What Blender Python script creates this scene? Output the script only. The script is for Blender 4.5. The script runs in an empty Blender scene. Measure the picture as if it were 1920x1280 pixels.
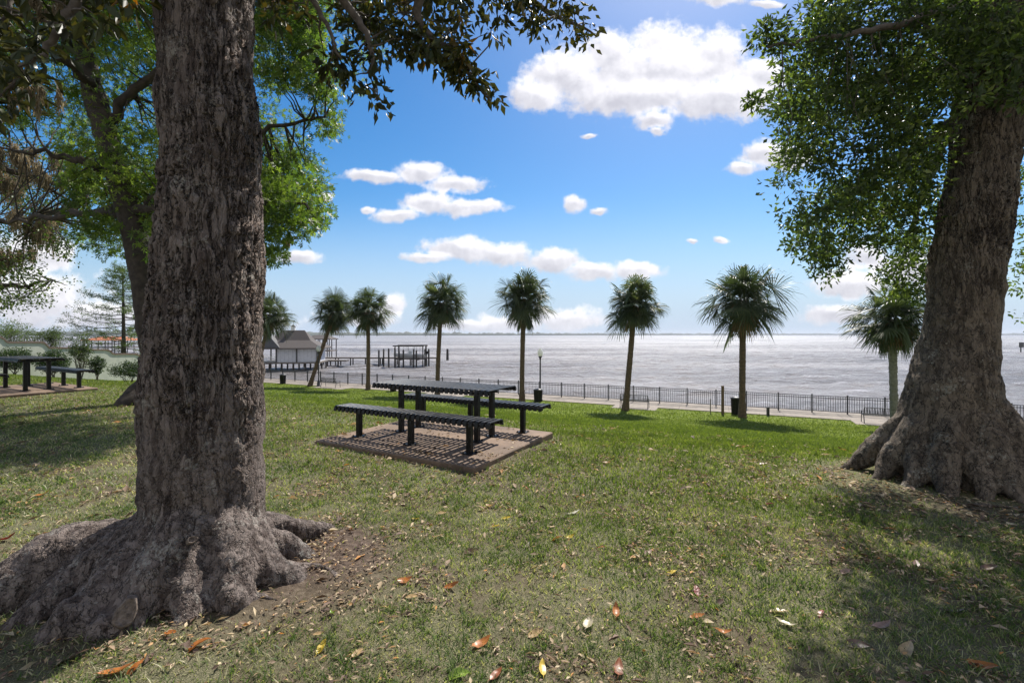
import bpy, math, random
import numpy as np
from mathutils import Vector, Matrix
R = math.radians
scene = bpy.context.scene
col = scene.collection

# ------------------------------------------------------------ camera
F = 853.0; HY = 627.0; EYE = 1.6          # focal length / horizon row in photo pixels, eye height
cam = bpy.data.cameras.new('camera'); cam_o = bpy.data.objects.new('camera', cam); col.objects.link(cam_o)
cam_o.location = (0, 0, EYE); cam_o.rotation_euler = (R(90), 0, 0)
cam.sensor_width = 36; cam.lens = 36 * F / 1920; cam.shift_y = (HY - 640) / 1920
cam.clip_start = 0.05; cam.clip_end = 20000
scene.camera = cam_o

# ------------------------------------------------------------ sun and exposure
SUN_EL, SUN_AZ = 49.0, 24.0               # azimuth from +Y towards +X
sd = Vector((math.cos(R(SUN_EL)) * math.sin(R(SUN_AZ)), math.cos(R(SUN_EL)) * math.cos(R(SUN_AZ)), math.sin(R(SUN_EL))))
sun = bpy.data.lights.new('sun', 'SUN'); sun.energy = 4.9; sun.angle = R(0.5); sun.color = (1, .95, .87)
sun_o = bpy.data.objects.new('sun', sun); col.objects.link(sun_o)
sun_o.rotation_euler = sd.to_track_quat('Z', 'Y').to_euler(); sun_o.location = sd * 50
scene.view_settings.view_transform = 'Standard'; scene.view_settings.look = 'None'
scene.view_settings.exposure = 0.63; scene.view_settings.gamma = 1
scene.render.film_transparent = False
scene.cycles.max_bounces = 6; scene.cycles.transparent_max_bounces = 6; scene.cycles.volume_bounces = 0
scene.cycles.sample_clamp_indirect = 6
scene.cycles.sample_clamp_direct = 12

# ------------------------------------------------------------ node helper
class NT:
    def __init__(s, tree): s.t = tree
    def n(s, typ, ins=None, **props):
        nd = s.t.nodes.new(typ)
        for k, v in props.items(): setattr(nd, k, v)
        for k, v in (ins or {}).items():
            sock = nd.inputs[k]
            if isinstance(v, bpy.types.NodeSocket): s.t.links.new(v, sock)
            else: sock.default_value = v
        return nd
    def m(s, op, a, b=0.0, c=None, clamp=False):
        d = {0: a, 1: b}
        if c is not None: d[2] = c
        return s.n('ShaderNodeMath', d, operation=op, use_clamp=clamp).outputs[0]
    def v(s, op, a, b=(0, 0, 0)):
        nd = s.n('ShaderNodeVectorMath', {0: a, 1: b}, operation=op)
        return nd.outputs['Value'] if op in ('LENGTH', 'DOT_PRODUCT') else nd.outputs[0]
    def noise(s, vec, scale, detail=4, rough=.55, **kw):
        return s.n('ShaderNodeTexNoise', {'Vector': vec, 'Scale': scale, 'Detail': detail, 'Roughness': rough, **kw}).outputs[0]
    def ramp(s, fac, stops):
        nd = s.n('ShaderNodeValToRGB', {'Fac': fac}); cr = nd.color_ramp
        while len(cr.elements) < len(stops): cr.elements.new(.5)
        for e, (p, c) in zip(cr.elements, stops):
            e.position = p; e.color = (c if len(c) == 4 else (*c, 1)) if isinstance(c, tuple) else (c, c, c, 1)
        return nd.outputs[0]
    def mix(s, f, a, b, blend='MIX'):
        nd = s.n('ShaderNodeMix', data_type='RGBA', blend_type=blend)
        for i, v in ((0, f), (6, a), (7, b)):
            if isinstance(v, bpy.types.NodeSocket): s.t.links.new(v, nd.inputs[i])
            else: nd.inputs[i].default_value = v if i == 0 or len(v) == 4 else (*v, 1)
        return nd.outputs[2]
    def link(s, a, b): s.t.links.new(a, b)

# ------------------------------------------------------------ world: sky with clouds
def build_world():
    w = bpy.data.worlds.new('World'); scene.world = w; w.use_nodes = True
    t = w.node_tree; t.nodes.clear(); g = NT(t)
    sky = g.n('ShaderNodeTexSky', sky_type='NISHITA'); sky.sun_disc = False
    sky.sun_elevation = R(SUN_EL); sky.sun_rotation = R(SUN_AZ); sky.air_density = 1.0; sky.dust_density = 0.4; sky.ozone_density = 2.0
    skyc = g.n('ShaderNodeHueSaturation', {'Hue': .500, 'Saturation': 1.44, 'Value': .84, 'Color': sky.outputs[0]}).outputs[0]
    d = g.n('ShaderNodeTexCoord').outputs['Generated']
    sep = g.n('ShaderNodeSeparateXYZ', {0: d})
    yy = g.m('MAXIMUM', sep.outputs[1], .02)
    u = g.m('DIVIDE', sep.outputs[0], yy); v = g.m('DIVIDE', sep.outputs[2], yy)
    p = g.n('ShaderNodeCombineXYZ', {0: u, 1: v}).outputs[0]
    wn = g.n('ShaderNodeTexNoise', {'Vector': p, 'Scale': 9, 'Detail': 3, 'Roughness': .6}).outputs['Color']
    wv = g.v('MULTIPLY', g.v('SUBTRACT', wn, (.5, .5, .5)), (.05, .03, 0))
    pw = g.v('ADD', p, wv)
    blobs = [(1215,140,215,74),(1055,150,85,52),(1150,112,80,58),(1245,92,85,56),(1345,112,80,56),(1425,150,65,55),(1180,182,190,40),(1345,185,140,42),(1005,182,55,32),(1225,225,50,22),
             (1435,292,60,28),(1395,316,38,15),(1480,300,45,26),
             (700,331,70,14),(790,322,60,22),(855,345,68,20),(800,380,65,26),(880,387,72,18),(745,402,45,15),
             (860,468,78,28),(945,478,65,26),(800,485,48,11),(1035,488,62,27),(1110,508,66,22),(1195,508,55,20),
             (1080,380,24,20),(1122,394,18,9),(560,483,50,14),(1345,2,62,14),(1440,8,40,8),
             (1065,600,85,28),(960,608,80,20),(1010,590,40,16),(870,610,60,14),(1560,590,75,22),(1600,530,75,30),(1625,482,60,32),(1700,500,60,40),
             (735,572,30,26),(700,600,60,16),(1105,253,16,6),(1352,449,16,8),(1300,453,14,6),(690,392,14,8),(1230,244,22,10),(610,370,16,9),
             (60,560,140,60),(200,590,130,30),(430,600,130,30),(60,480,90,50),(-150,420,140,80),(2100,560,160,50),(2200,300,160,80)]
    acc = acc2 = None
    for (x, y, rx, ry) in blobs:
        c = ((x - 960) / F, (HY - y) / F, 0)
        q = g.v('MULTIPLY', g.v('SUBTRACT', pw, c), (F / rx, F / ry, 0))
        e = g.m('SUBTRACT', 1.0, g.v('LENGTH', q))
        e2 = g.m('SUBTRACT', 1.0, g.v('LENGTH', g.v('SUBTRACT', q, (.15, .5, 0))))
        acc2 = e2 if acc2 is None else g.n('ShaderNodeMath', {0: acc2, 1: e2, 2: .18}, operation='SMOOTH_MAX').outputs[0]
        acc = e if acc is None else g.n('ShaderNodeMath', {0: acc, 1: e, 2: .18}, operation='SMOOTH_MAX').outputs[0]
    n1 = g.noise(p, 14, 7, .58)
    p2 = g.v('ADD', p, (.008, .022, 0))
    n2 = g.noise(p2, 14, 7, .58)
    fine = g.noise(p, 60, 5, .6)
    mid = g.noise(p, 34, 6, .6)
    dens = g.m('ADD', g.m('MULTIPLY', acc, 1.25), g.m('MULTIPLY', g.m('SUBTRACT', n1, .5), 1.7))
    dens = g.m('ADD', dens, g.m('MULTIPLY', g.m('SUBTRACT', mid, .5), 1.1))
    dens = g.m('ADD', dens, g.m('MULTIPLY', g.m('SUBTRACT', fine, .5), .45))
    mask = g.n('ShaderNodeMapRange', {0: dens, 1: -.14, 2: .56}, interpolation_type='SMOOTHSTEP').outputs[0]
    front = g.n('ShaderNodeMapRange', {0: sep.outputs[1], 1: .15, 2: .3}, interpolation_type='SMOOTHSTEP').outputs[0]
    mask = g.m('MULTIPLY', mask, front)
    # self shade: thick middles and lower sides greyer, sun side bright
    rel = g.m('SUBTRACT', n1, n2); top = g.m('SUBTRACT', acc2, acc)
    sh = g.m('ADD', g.m('MULTIPLY', rel, 1.3), g.m('ADD', g.m('SUBTRACT', .66, g.m('MULTIPLY', g.m('SUBTRACT', mid, .5), .45)), g.m('MULTIPLY', top, .9)), clamp=True)
    cc = g.ramp(sh, [(0.0, (.60, .59, .65)), (.35, (.75, .74, .79)), (.65, (.93, .91, .95)), (.9, (1.04, 1.02, 1.03))])
    cc = g.v('MULTIPLY', cc, (7.2, 7.2, 7.2))
    # pale air low over the horizon
    hz = g.n('ShaderNodeMapRange', {0: v, 1: 0.0, 2: .32, 3: .92, 4: 0}, interpolation_type='SMOOTHSTEP').outputs[0]
    skyc = g.mix(g.m('MULTIPLY', hz, front), skyc, (3.3, 4.3, 5.7))
    fin = g.mix(g.m('MULTIPLY', mask, .95), skyc, cc)
    # unseen broken cloud added behind the viewer for whiter, stronger fill light
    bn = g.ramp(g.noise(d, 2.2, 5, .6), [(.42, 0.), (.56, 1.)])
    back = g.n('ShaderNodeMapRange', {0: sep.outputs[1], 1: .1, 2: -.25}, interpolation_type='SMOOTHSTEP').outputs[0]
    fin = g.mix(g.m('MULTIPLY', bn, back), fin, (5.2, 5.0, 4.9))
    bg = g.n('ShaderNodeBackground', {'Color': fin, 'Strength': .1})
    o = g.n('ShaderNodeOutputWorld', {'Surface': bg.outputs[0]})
    w.cycles.sampling_method = 'MANUAL'; w.cycles.sample_map_resolution = 512
build_world()

# ------------------------------------------------------------ numpy noise
def perlin(P, seed=0):
    P = np.asarray(P, float); I = np.floor(P).astype(np.int64); f = P - I
    w = f * f * f * (f * (f * 6 - 15) + 10); out = 0
    for dx in (0, 1):
        for dy in (0, 1):
            for dz in (0, 1):
                h = ((I[:, 0] + dx) * 374761393 + (I[:, 1] + dy) * 668265263 + (I[:, 2] + dz) * 2147483647 + seed * 974711) & 0xffffffff
                h = ((h ^ (h >> 13)) * 1274126177) & 0xffffffff; h ^= h >> 16
                a = (h & 1023) / 1023 * 2 * np.pi; zc = ((h >> 10) & 1023) / 511.5 - 1; rr = np.sqrt(np.maximum(0, 1 - zc * zc))
                g = (f[:, 0] - dx) * rr * np.cos(a) + (f[:, 1] - dy) * rr * np.sin(a) + (f[:, 2] - dz) * zc
                out = out + g * (w[:, 0] if dx else 1 - w[:, 0]) * (w[:, 1] if dy else 1 - w[:, 1]) * (w[:, 2] if dz else 1 - w[:, 2])
    return out
def fbm(P, o=4, seed=0):
    P = np.asarray(P, float); s = 0; a = 1
    for i in range(o): s = s + a * perlin(P * 2 ** i, seed + i); a *= .5
    return s

# ------------------------------------------------------------ terrain
TX, TY = .908, -.418            # along the shore
NX, NY = .418, .908             # towards the water
WATER = -4.6; TERR = -3.3
def ST(s, t): return (TX * t - NX * s, 34.8 + TY * t - NY * s)
def s_of(x, y): return (34.8 - y - .46 * x) * .908
def t_of(x, y): return x * TX + (y - 34.8) * TY
_qs = np.linspace(-10, 80, 1801)
_pf = np.interp(_qs, [-10, 1.4, 5, 9.8, 14, 19.7, 21.7, 23.7, 25.5, 80], [-3.3, -3.3, -2.96, -2.50, -1.84, -.80, -.42, -.12, 0, 0])
_pf = np.convolve(np.pad(_pf, 14, 'edge'), np.ones(29) / 29, 'valid')
def tz(x, y):
    x = np.asarray(x, float); y = np.asarray(y, float); s = s_of(x, y)
    z = np.interp(s, _qs, _pf)
    z = z + .24 * np.exp(-((x + 12) ** 2 + (y - 11) ** 2) / 45)
    z = z + .05 * np.exp(-((x + 2.0) ** 2 + (y - 3.05) ** 2) / .75) + .06 * np.exp(-((x - 5.0) ** 2 + (y - 5.0) ** 2) / 1.3)
    P = np.stack([x.ravel() * .35, y.ravel() * .35, np.zeros(x.size)], 1)
    z = z + (.05 * perlin(P, 3) * np.minimum(1, np.maximum(0, s.ravel() - 1.4) / 5)).reshape(x.shape)
    return z
def tzf(x, y): return float(tz(np.array([x]), np.array([y]))[0])
def Wp(px, py, D): return Vector(((px - 960) / F * D, D, EYE - (py - HY) / F * D))
def G(px, py):
    u = (px - 960) / F; k = (py - HY) / F
    D = np.arange(1.2, 75, .02)
    hit = np.nonzero(EYE - k * D <= tz(u * D, D))[0]
    d = D[hit[0]] if len(hit) else 74
    return Vector((u * d, d, tzf(u * d, d)))
def onplane(px, py, z):
    d = (EYE - z) * F / (py - HY); return Vector(((px - 960) / F * d, d, z))

# ------------------------------------------------------------ object helpers
def tag(o, label=None, cat=None, group=None, kind=None):
    if label: o['label'] = label
    if cat: o['category'] = cat
    if group: o['group'] = group
    if kind: o['kind'] = kind
    return o
def empty(name, loc=(0, 0, 0), rz=0, **kw):
    o = bpy.data.objects.new(name, None); o.location = loc; o.rotation_euler = (0, 0, rz); col.objects.link(o)
    o.empty_display_size = .2
    return tag(o, **kw)
def link(name, me, mat=None, parent=None, smooth=False):
    o = bpy.data.objects.new(name, me); col.objects.link(o)
    if mat: me.materials.append(mat)
    if parent: o.parent = parent
    if smooth: me.polygons.foreach_set('use_smooth', np.ones(len(me.polygons), bool))
    return o
def copy_tree(o, parent=None):
    c = o.copy(); col.objects.link(c); c.parent = parent
    for ch in list(o.children): copy_tree(ch, c)
    return c
def npmesh(name, V, Fc, attr=None):
    """V (N,3); Fc (M,k) with k constant; attr: dict of per-face float arrays"""
    me = bpy.data.meshes.new(name); V = np.ascontiguousarray(V, np.float32); Fc = np.ascontiguousarray(Fc, np.int32)
    me.vertices.add(len(V)); me.vertices.foreach_set('co', V.ravel())
    m, k = Fc.shape; me.loops.add(m * k); me.loops.foreach_set('vertex_index', Fc.ravel())
    me.polygons.add(m); me.polygons.foreach_set('loop_start', np.arange(0, m * k, k, dtype=np.int32))
    try: me.polygons.foreach_set('loop_total', np.full(m, k, np.int32))
    except Exception: pass
    for kk, a in (attr or {}).items():
        at = me.attributes.new(kk, 'FLOAT', 'FACE'); at.data.foreach_set('value', np.ascontiguousarray(a, np.float32))
    me.update(calc_edges=True); return me
class MB:
    """collects simple shapes into one mesh"""
    def __init__(s): s.v = []; s.f = []
    def add(s, vs, fs):
        b = len(s.v); s.v += [tuple(x) for x in vs]; s.f += [tuple(i + b for i in f) for f in fs]
    def box(s, c, size, M=None, bev=0.0):
        hx, hy, hz = size[0] / 2, size[1] / 2, size[2] / 2
        b = min(bev, hx * .9, hy * .9, hz * .9)
        if b <= 0:
            vs = [(x, y, z) for x in (-hx, hx) for y in (-hy, hy) for z in (-hz, hz)]
            fs = [(0, 1, 3, 2), (4, 6, 7, 5), (0, 4, 5, 1), (2, 3, 7, 6), (0, 2, 6, 4), (1, 5, 7, 3)]
        else:
            vs = []; idx = {}
            for sx in (-1, 1):
                for sy in (-1, 1):
                    for sz in (-1, 1):
                        for k in range(3):
                            p = [sx * (hx - b), sy * (hy - b), sz * (hz - b)]; p[k] = (sx, sy, sz)[k] * (hx, hy, hz)[k]
                            idx[(sx, sy, sz, k)] = len(vs); vs.append(p)
            fs = []
            for k in range(3):
                a, c2 = [i for i in range(3) if i != k]
                for sg in (-1, 1):
                    r = []
                    for (sa, sc) in ((-1, -1), (1, -1), (1, 1), (-1, 1)):
                        q = [0, 0, 0]; q[k] = sg; q[a] = sa; q[c2] = sc; r.append(idx[(*q, k)])
                    fs.append(r)
            for k in range(3):
                a, c2 = [i for i in range(3) if i != k]
                for sa in (-1, 1):
                    for sc in (-1, 1):
                        q0 = [0, 0, 0]; q0[k] = -1; q0[a] = sa; q0[c2] = sc; q1 = list(q0); q1[k] = 1
                        fs.append([idx[(*q0, a)], idx[(*q1, a)], idx[(*q1, c2)], idx[(*q0, c2)]])
            for sx in (-1, 1):
                for sy in (-1, 1):
                    for sz in (-1, 1): fs.append([idx[(sx, sy, sz, k)] for k in range(3)])
        if M is not None: vs = [M @ Vector(v) for v in vs]
        s.add([(v[0] + c[0], v[1] + c[1], v[2] + c[2]) for v in vs], fs)
    def beam(s, a, b, w, h=None, up=(0, 0, 1), bev=0):
        a = Vector(a); b = Vector(b); d = b - a; L = d.length; d.normalize()
        x = d.cross(Vector(up));
        if x.length < 1e-4: x = Vector((1, 0, 0))
        x.normalize(); z = x.cross(d)
        M = Matrix((x, d, z)).transposed()
        s.box((a + b) / 2, (w, L, h or w), M, bev)
    def tube(s, pts, rad, n=10, cap=True):
        pts = [Vector(p) for p in pts]; rad = rad if hasattr(rad, '__len__') else [rad] * len(pts)
        b = len(s.v); up = None
        for i, p in enumerate(pts):
            d = (pts[min(i + 1, len(pts) - 1)] - pts[max(i - 1, 0)]).normalized()
            if up is None:
                up = Vector((1, 0, 0)) if abs(d.x) < .9 else Vector((0, 1, 0))
            x = (up - d * up.dot(d)).normalized(); y = d.cross(x); up = x
            for k in range(n):
                a = 2 * math.pi * k / n; s.v.append(tuple(p + (x * math.cos(a) + y * math.sin(a)) * rad[i]))
        for i in range(len(pts) - 1):
            for k in range(n):
                k2 = (k + 1) % n; s.f.append((b + i * n + k, b + i * n + k2, b + (i + 1) * n + k2, b + (i + 1) * n + k))
        if cap:
            s.f.append(tuple(b + k for k in range(n))[::-1]); s.f.append(tuple(b + (len(pts) - 1) * n + k for k in range(n)))
    def lathe(s, prof, c=(0, 0, 0), n=16):
        b = len(s.v)
        for (r, z) in prof:
            for k in range(n):
                a = 2 * math.pi * k / n; s.v.append((c[0] + r * math.cos(a), c[1] + r * math.sin(a), c[2] + z))
        for i in range(len(prof) - 1):
            for k in range(n):
                k2 = (k + 1) % n; s.f.append((b + i * n + k, b + i * n + k2, b + (i + 1) * n + k2, b + (i + 1) * n + k))
        s.f.append(tuple(b + k for k in range(n))[::-1]); s.f.append(tuple(b + (len(prof) - 1) * n + k for k in range(n)))
    def build(s, name, mat, parent=None, smooth=False):
        me = bpy.data.meshes.new(name); me.from_pydata(s.v, [], s.f); me.update()
        return link(name, me, mat, parent, smooth)

# ------------------------------------------------------------ materials
def newmat(name):
    m = bpy.data.materials.new(name); m.use_nodes = True; m.node_tree.nodes.clear(); g = NT(m.node_tree)
    return m, g
def finish(g, surf, disp=None):
    ins = {'Surface': surf}
    if disp is not None: ins['Displacement'] = disp
    g.n('ShaderNodeOutputMaterial', ins)
def simple(name, c1, c2=None, rough=.6, scale=20, metal=0, bump=.0, spec=.5, dirt=None):
    m, g = newmat(name); pos = g.n('ShaderNodeTexCoord').outputs['Object']
    n = g.noise(pos, scale, 5, .6)
    c = g.mix(g.ramp(n, [(.35, 0.), (.65, 1.)]), c1, c2 or tuple(x * .8 for x in c1))
    if dirt:
        n2 = g.noise(pos, scale * .2, 5, .65); c = g.mix(g.ramp(n2, [(.5, 0.), (.68, .7)]), c, dirt)
    ins = {'Base Color': c, 'Roughness': rough, 'Metallic': metal, 'Specular IOR Level': spec}
    if bump: ins['Normal'] = g.n('ShaderNodeBump', {'Height': n, 'Strength': bump, 'Distance': .02}).outputs[0]
    finish(g, g.n('ShaderNodeBsdfPrincipled', ins).outputs[0]); return m
def leafmat(name, stops, trans=.45, rough=.45, tcol=(1.0, 1.15, .45), spec=.35):
    m, g = newmat(name)
    r = g.n('ShaderNodeAttribute', attribute_name='rnd').outputs['Fac']
    c = g.ramp(r, stops)
    pr = g.n('ShaderNodeBsdfPrincipled', {'Base Color': c, 'Roughness': rough, 'Specular IOR Level': spec}).outputs[0]
    tc = g.v('MULTIPLY', c, tuple(x * 1.5 for x in tcol))
    tr = g.n('ShaderNodeBsdfTranslucent', {'Color': tc}).outputs[0]
    finish(g, g.n('ShaderNodeMixShader', {0: trans, 1: pr, 2: tr}).outputs[0]); return m
def barkmat(name, dark, mid, light, sc=26, zs=.2, depth=.022, patch=None, base_z=1.0):
    m, g = newmat(name); m.displacement_method = 'BOTH'
    pos = g.n('ShaderNodeTexCoord').outputs['Object']; sep = g.n('ShaderNodeSeparateXYZ', {0: pos})
    wn = g.n('ShaderNodeTexNoise', {'Vector': pos, 'Scale': 5, 'Detail': 4}).outputs['Color']
    warp = g.v('MULTIPLY', g.v('SUBTRACT', wn, (.5, .5, .5)), (.07, .07, .16))
    pw = g.v('ADD', pos, warp)
    pv = g.v('MULTIPLY', pw, (1, 1, zs))
    def crack(vec, scale, w, det=3.0):
        return g.ramp(g.m('ABSOLUTE', g.m('SUBTRACT', g.noise(vec, scale, det, .55), .5)), [(0, 0.), (w, .8), (w * 2.6, 1.)])
    pv = g.v('MULTIPLY', pw, (1, 1, zs)); pva = g.v('ADD', pv, (7.3, 2.1, 5.5))
    v1 = g.n('ShaderNodeTexVoronoi', {'Vector': g.v('MULTIPLY', pw, (1, 1, zs * 1.5)), 'Scale': sc}, feature='DISTANCE_TO_EDGE').outputs['Distance']
    f1 = g.m('MULTIPLY', g.m('MINIMUM', crack(pv, sc * .42, .022), crack(pva, sc * .8, .03)), g.ramp(v1, [(0, .55), (.12, 1.)]))
    pv2 = g.v('MULTIPLY', pw, (1, 1, .6)); pvb = g.v('ADD', pv2, (3.3, 9.1, 1.5))
    v2 = g.n('ShaderNodeTexVoronoi', {'Vector': pv2, 'Scale': sc * 1.7}, feature='DISTANCE_TO_EDGE').outputs['Distance']
    f2 = g.m('MULTIPLY', g.m('MINIMUM', crack(pv2, sc * .3, .014, 5.0), crack(pvb, sc * .62, .022, 5.0)), g.ramp(v2, [(0, .72), (.1, 1.)]))
    big = g.noise(pos, 2.2, 3, .5)
    bz = g.n('ShaderNodeMapRange', {0: g.m('ADD', sep.outputs[2], g.m('MULTIPLY', big, 1.0)), 1: base_z, 2: base_z + .8}).outputs[0]
    f = g.m('ADD', g.m('MULTIPLY', f1, bz), g.m('MULTIPLY', f2, g.m('SUBTRACT', 1.0, bz)))
    amp = g.ramp(g.noise(g.v('MULTIPLY', pos, (1, 1, .5)), 1.7, 3, .5), [(.36, .35), (.55, 1.)])
    n3 = g.noise(g.v('MULTIPLY', pos, (1, 1, .55)), 70, 6, .68)
    n4 = g.noise(pos, 16, 5, .6)
    cell = g.n('ShaderNodeTexVoronoi', {'Vector': pv, 'Scale': sc}).outputs['Color']
    cellv = g.n('ShaderNodeSeparateColor', {0: cell}).outputs[0]
    h = g.m('ADD', g.m('MULTIPLY', f, g.m('MULTIPLY', amp, g.m('ADD', .6, g.m('MULTIPLY', bz, .4)))), g.m('ADD', g.m('MULTIPLY', n3, g.m('ADD', .28, g.m('MULTIPLY', bz, .2))), g.m('MULTIPLY', g.m('MULTIPLY', cellv, amp), .35)))
    colr = g.mix(g.ramp(g.m('ADD', g.m('MULTIPLY', n4, .6), g.m('MULTIPLY', cellv, .4)), [(.3, 0.), (.65, 1.)]), mid, light)
    colr = g.mix(g.ramp(f, [(0, 1.), (.7, 0.)]), colr, dark)
    if patch:
        pn = g.ramp(g.m('ADD', g.m('MULTIPLY', g.noise(pos, 38, 6, .75), .55), g.m('MULTIPLY', g.noise(pos, 4.5, 4, .6), .45)), [(.555, 0.), (.62, .85)])
        colr = g.mix(pn, colr, patch)
    h = g.m('MULTIPLY', h, g.m('ADD', .5, g.m('MULTIPLY', bz, .5)))
    disp = g.n('ShaderNodeDisplacement', {'Height': h, 'Midlevel': .9, 'Scale': depth}).outputs[0]
    pr = g.n('ShaderNodeBsdfPrincipled', {'Base Color': colr, 'Roughness': .85, 'Specular IOR Level': .3}).outputs[0]
    finish(g, pr, disp); return m
M = {}
M['bark_near'] = barkmat('bark_near', (.009, .007, .006), (.078, .058, .050), (.20, .162, .143), sc=30, zs=.13, depth=.036, patch=(.30, .28, .25), base_z=1.0)
M['bark_right'] = barkmat('bark_right', (.008, .006, .005), (.082, .062, .045), (.18, .14, .103), sc=26, zs=.17, depth=.036, patch=(.30, .28, .23), base_z=2.2)
M['bark_far'] = simple('bark_far', (.065, .05, .038), (.026, .02, .016), .9, 9, bump=.6)
M['branch'] = simple('branch', (.14, .115, .095), (.07, .055, .045), .9, 25)
M['scar'] = simple('scar_wood', (.24, .19, .155), (.085, .062, .048), .85, 38, bump=.9)
M['palm_trunk'] = simple('palm_trunk', (.15, .098, .06), (.07, .048, .032), .9, 10, bump=.5)
M['palm_trunk_grey'] = simple('palm_trunk_grey', (.24, .22, .18), (.13, .12, .10), .9, 10, bump=.5)
def coated():
    m, g = newmat('black_coated_steel'); pos = g.n('ShaderNodeTexCoord').outputs['Object']
    n = g.noise(pos, 7, 6, .7); n2 = g.noise(pos, 60, 5, .75); dust = g.ramp(g.m('ADD', g.m('MULTIPLY', n, .6), g.m('MULTIPLY', n2, .4)), [(.48, 0.), (.66, .75)])
    c = g.mix(dust, (.005, .005, .006), (.045, .042, .038)); c = g.mix(g.ramp(n2, [(.70, 0.), (.74, .8)]), c, (.10, .05, .03))
    finish(g, g.n('ShaderNodeBsdfPrincipled', {'Base Color': c, 'Roughness': g.m('ADD', .34, g.m('MULTIPLY', dust, .35)), 'Specular IOR Level': .3}).outputs[0]); return m
M['black'] = coated()
M['black_iron'] = simple('black_iron', (.02, .02, .022), (.035, .033, .032), .5, 30)
M['wood_grey'] = simple('weathered_wood', (.20, .17, .145), (.11, .092, .08), .85, 7, bump=.3)
M['wood_dark'] = simple('dark_piling_wood', (.055, .046, .040), (.025, .022, .02), .8, 5)
M['wood_post'] = simple('post_wood', (.20, .13, .07), (.11, .07, .04), .85, 14)
M['siding'] = simple('white_siding', (.62, .63, .68), (.54, .55, .60), .6, 3)
M['trim'] = simple('grey_trim', (.07, .068, .075), (.05, .05, .055), .6, 5)
M['shingle'] = simple('brown_shingle', (.088, .072, .066), (.062, .052, .048), .85, 12, bump=.4)
M['orange_roof'] = simple('orange_roof', (.50, .17, .07), (.40, .13, .06), .7, 3)
M['hull'] = simple('boat_hull', (.55, .56, .58), (.48, .49, .5), .25, 3)
M['white'] = simple('white_plastic', (.72, .72, .70), (.62, .62, .6), .35, 8)
M['wall'] = simple('pale_green_stucco', (.52, .53, .45), (.43, .445, .38), .9, 2.5, bump=.1, dirt=(.50, .51, .45))
M['cap'] = simple('brown_wall_cap', (.20, .14, .10), (.13, .09, .07), .8, 6)
M['moss'] = leafmat('spanish_moss', [(0, (.16, .13, .085)), (1, (.33, .28, .20))], .35, .9, (1.1, 1, .8))
M['oak'] = leafmat('oak_leaf', [(0, (.024, .040, .017)), (.45, (.060, .085, .030)), (.8, (.135, .17, .05)), (1, (.27, .29, .11))], .46, .38)
M['maple'] = leafmat('maple_leaf', [(0, (.030, .058, .015)), (.45, (.085, .13, .028)), (1, (.22, .26, .06))], .54, .45)
M['dark_leaf'] = leafmat('dark_oak_leaf', [(0, (.03, .05, .018)), (.6, (.07, .10, .03)), (1, (.15, .17, .06))], .4, .45)
M['magnolia'] = leafmat('magnolia_leaf', [(0, (.024, .026, .012)), (.45, (.038, .052, .016)), (.8, (.062, .070, .022)), (.93, (.11, .08, .02)), (1, (.40, .20, .02))], .25, .42, (1.2, .9, .35), .3)
M['cypress'] = leafmat('cypress_leaf', [(0, (.06, .09, .04)), (1, (.14, .18, .07))], .45, .6)
M['shrub'] = leafmat('shrub_leaf', [(0, (.018, .035, .014)), (1, (.055, .085, .03))], .35, .4)
M['palm'] = leafmat('palm_frond', [(0, (.028, .040, .022)), (.6, (.060, .078, .038)), (.9, (.10, .12, .055)), (1, (.17, .17, .08))], .3, .5, (1, 1.1, .55), .3)
M['palm_dead'] = leafmat('dead_palm_frond', [(0, (.12, .08, .045)), (1, (.25, .175, .10))], .3, .8, (1.1, 1, .7))

def concrete(name, c1, c2, joint=0.0):
    m, g = newmat(name); pos = g.n('ShaderNodeTexCoord').outputs['Object']
    n = g.noise(pos, 3, 6, .65); n2 = g.noise(pos, 90, 3, .6)
    c = g.mix(g.ramp(n, [(.35, 0.), (.65, 1.)]), c1, c2)
    c = g.mix(g.ramp(n2, [(.4, 0.), (.7, .35)]), c, tuple(x * .5 for x in c1))
    c = g.mix(g.ramp(g.noise(pos, 1.1, 7, .72), [(.50, 0.), (.60, .55)]), c, tuple(x * .38 for x in c1))
    c = g.mix(g.ramp(g.noise(pos, 9, 7, .75), [(.57, 0.), (.66, .6)]), c, tuple(min(1, x * 1.5) for x in c1))
    bp = g.n('ShaderNodeBump', {'Height': n2, 'Strength': .4, 'Distance': .004}).outputs[0]
    finish(g, g.n('ShaderNodeBsdfPrincipled', {'Base Color': c, 'Roughness': .85, 'Normal': bp}).outputs[0]); return m
M['pad'] = concrete('pad_concrete', (.25, .17, .115), (.14, .092, .062))
M['path'] = concrete('path_concrete', (.29, .245, .20), (.22, .185, .15))

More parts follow.
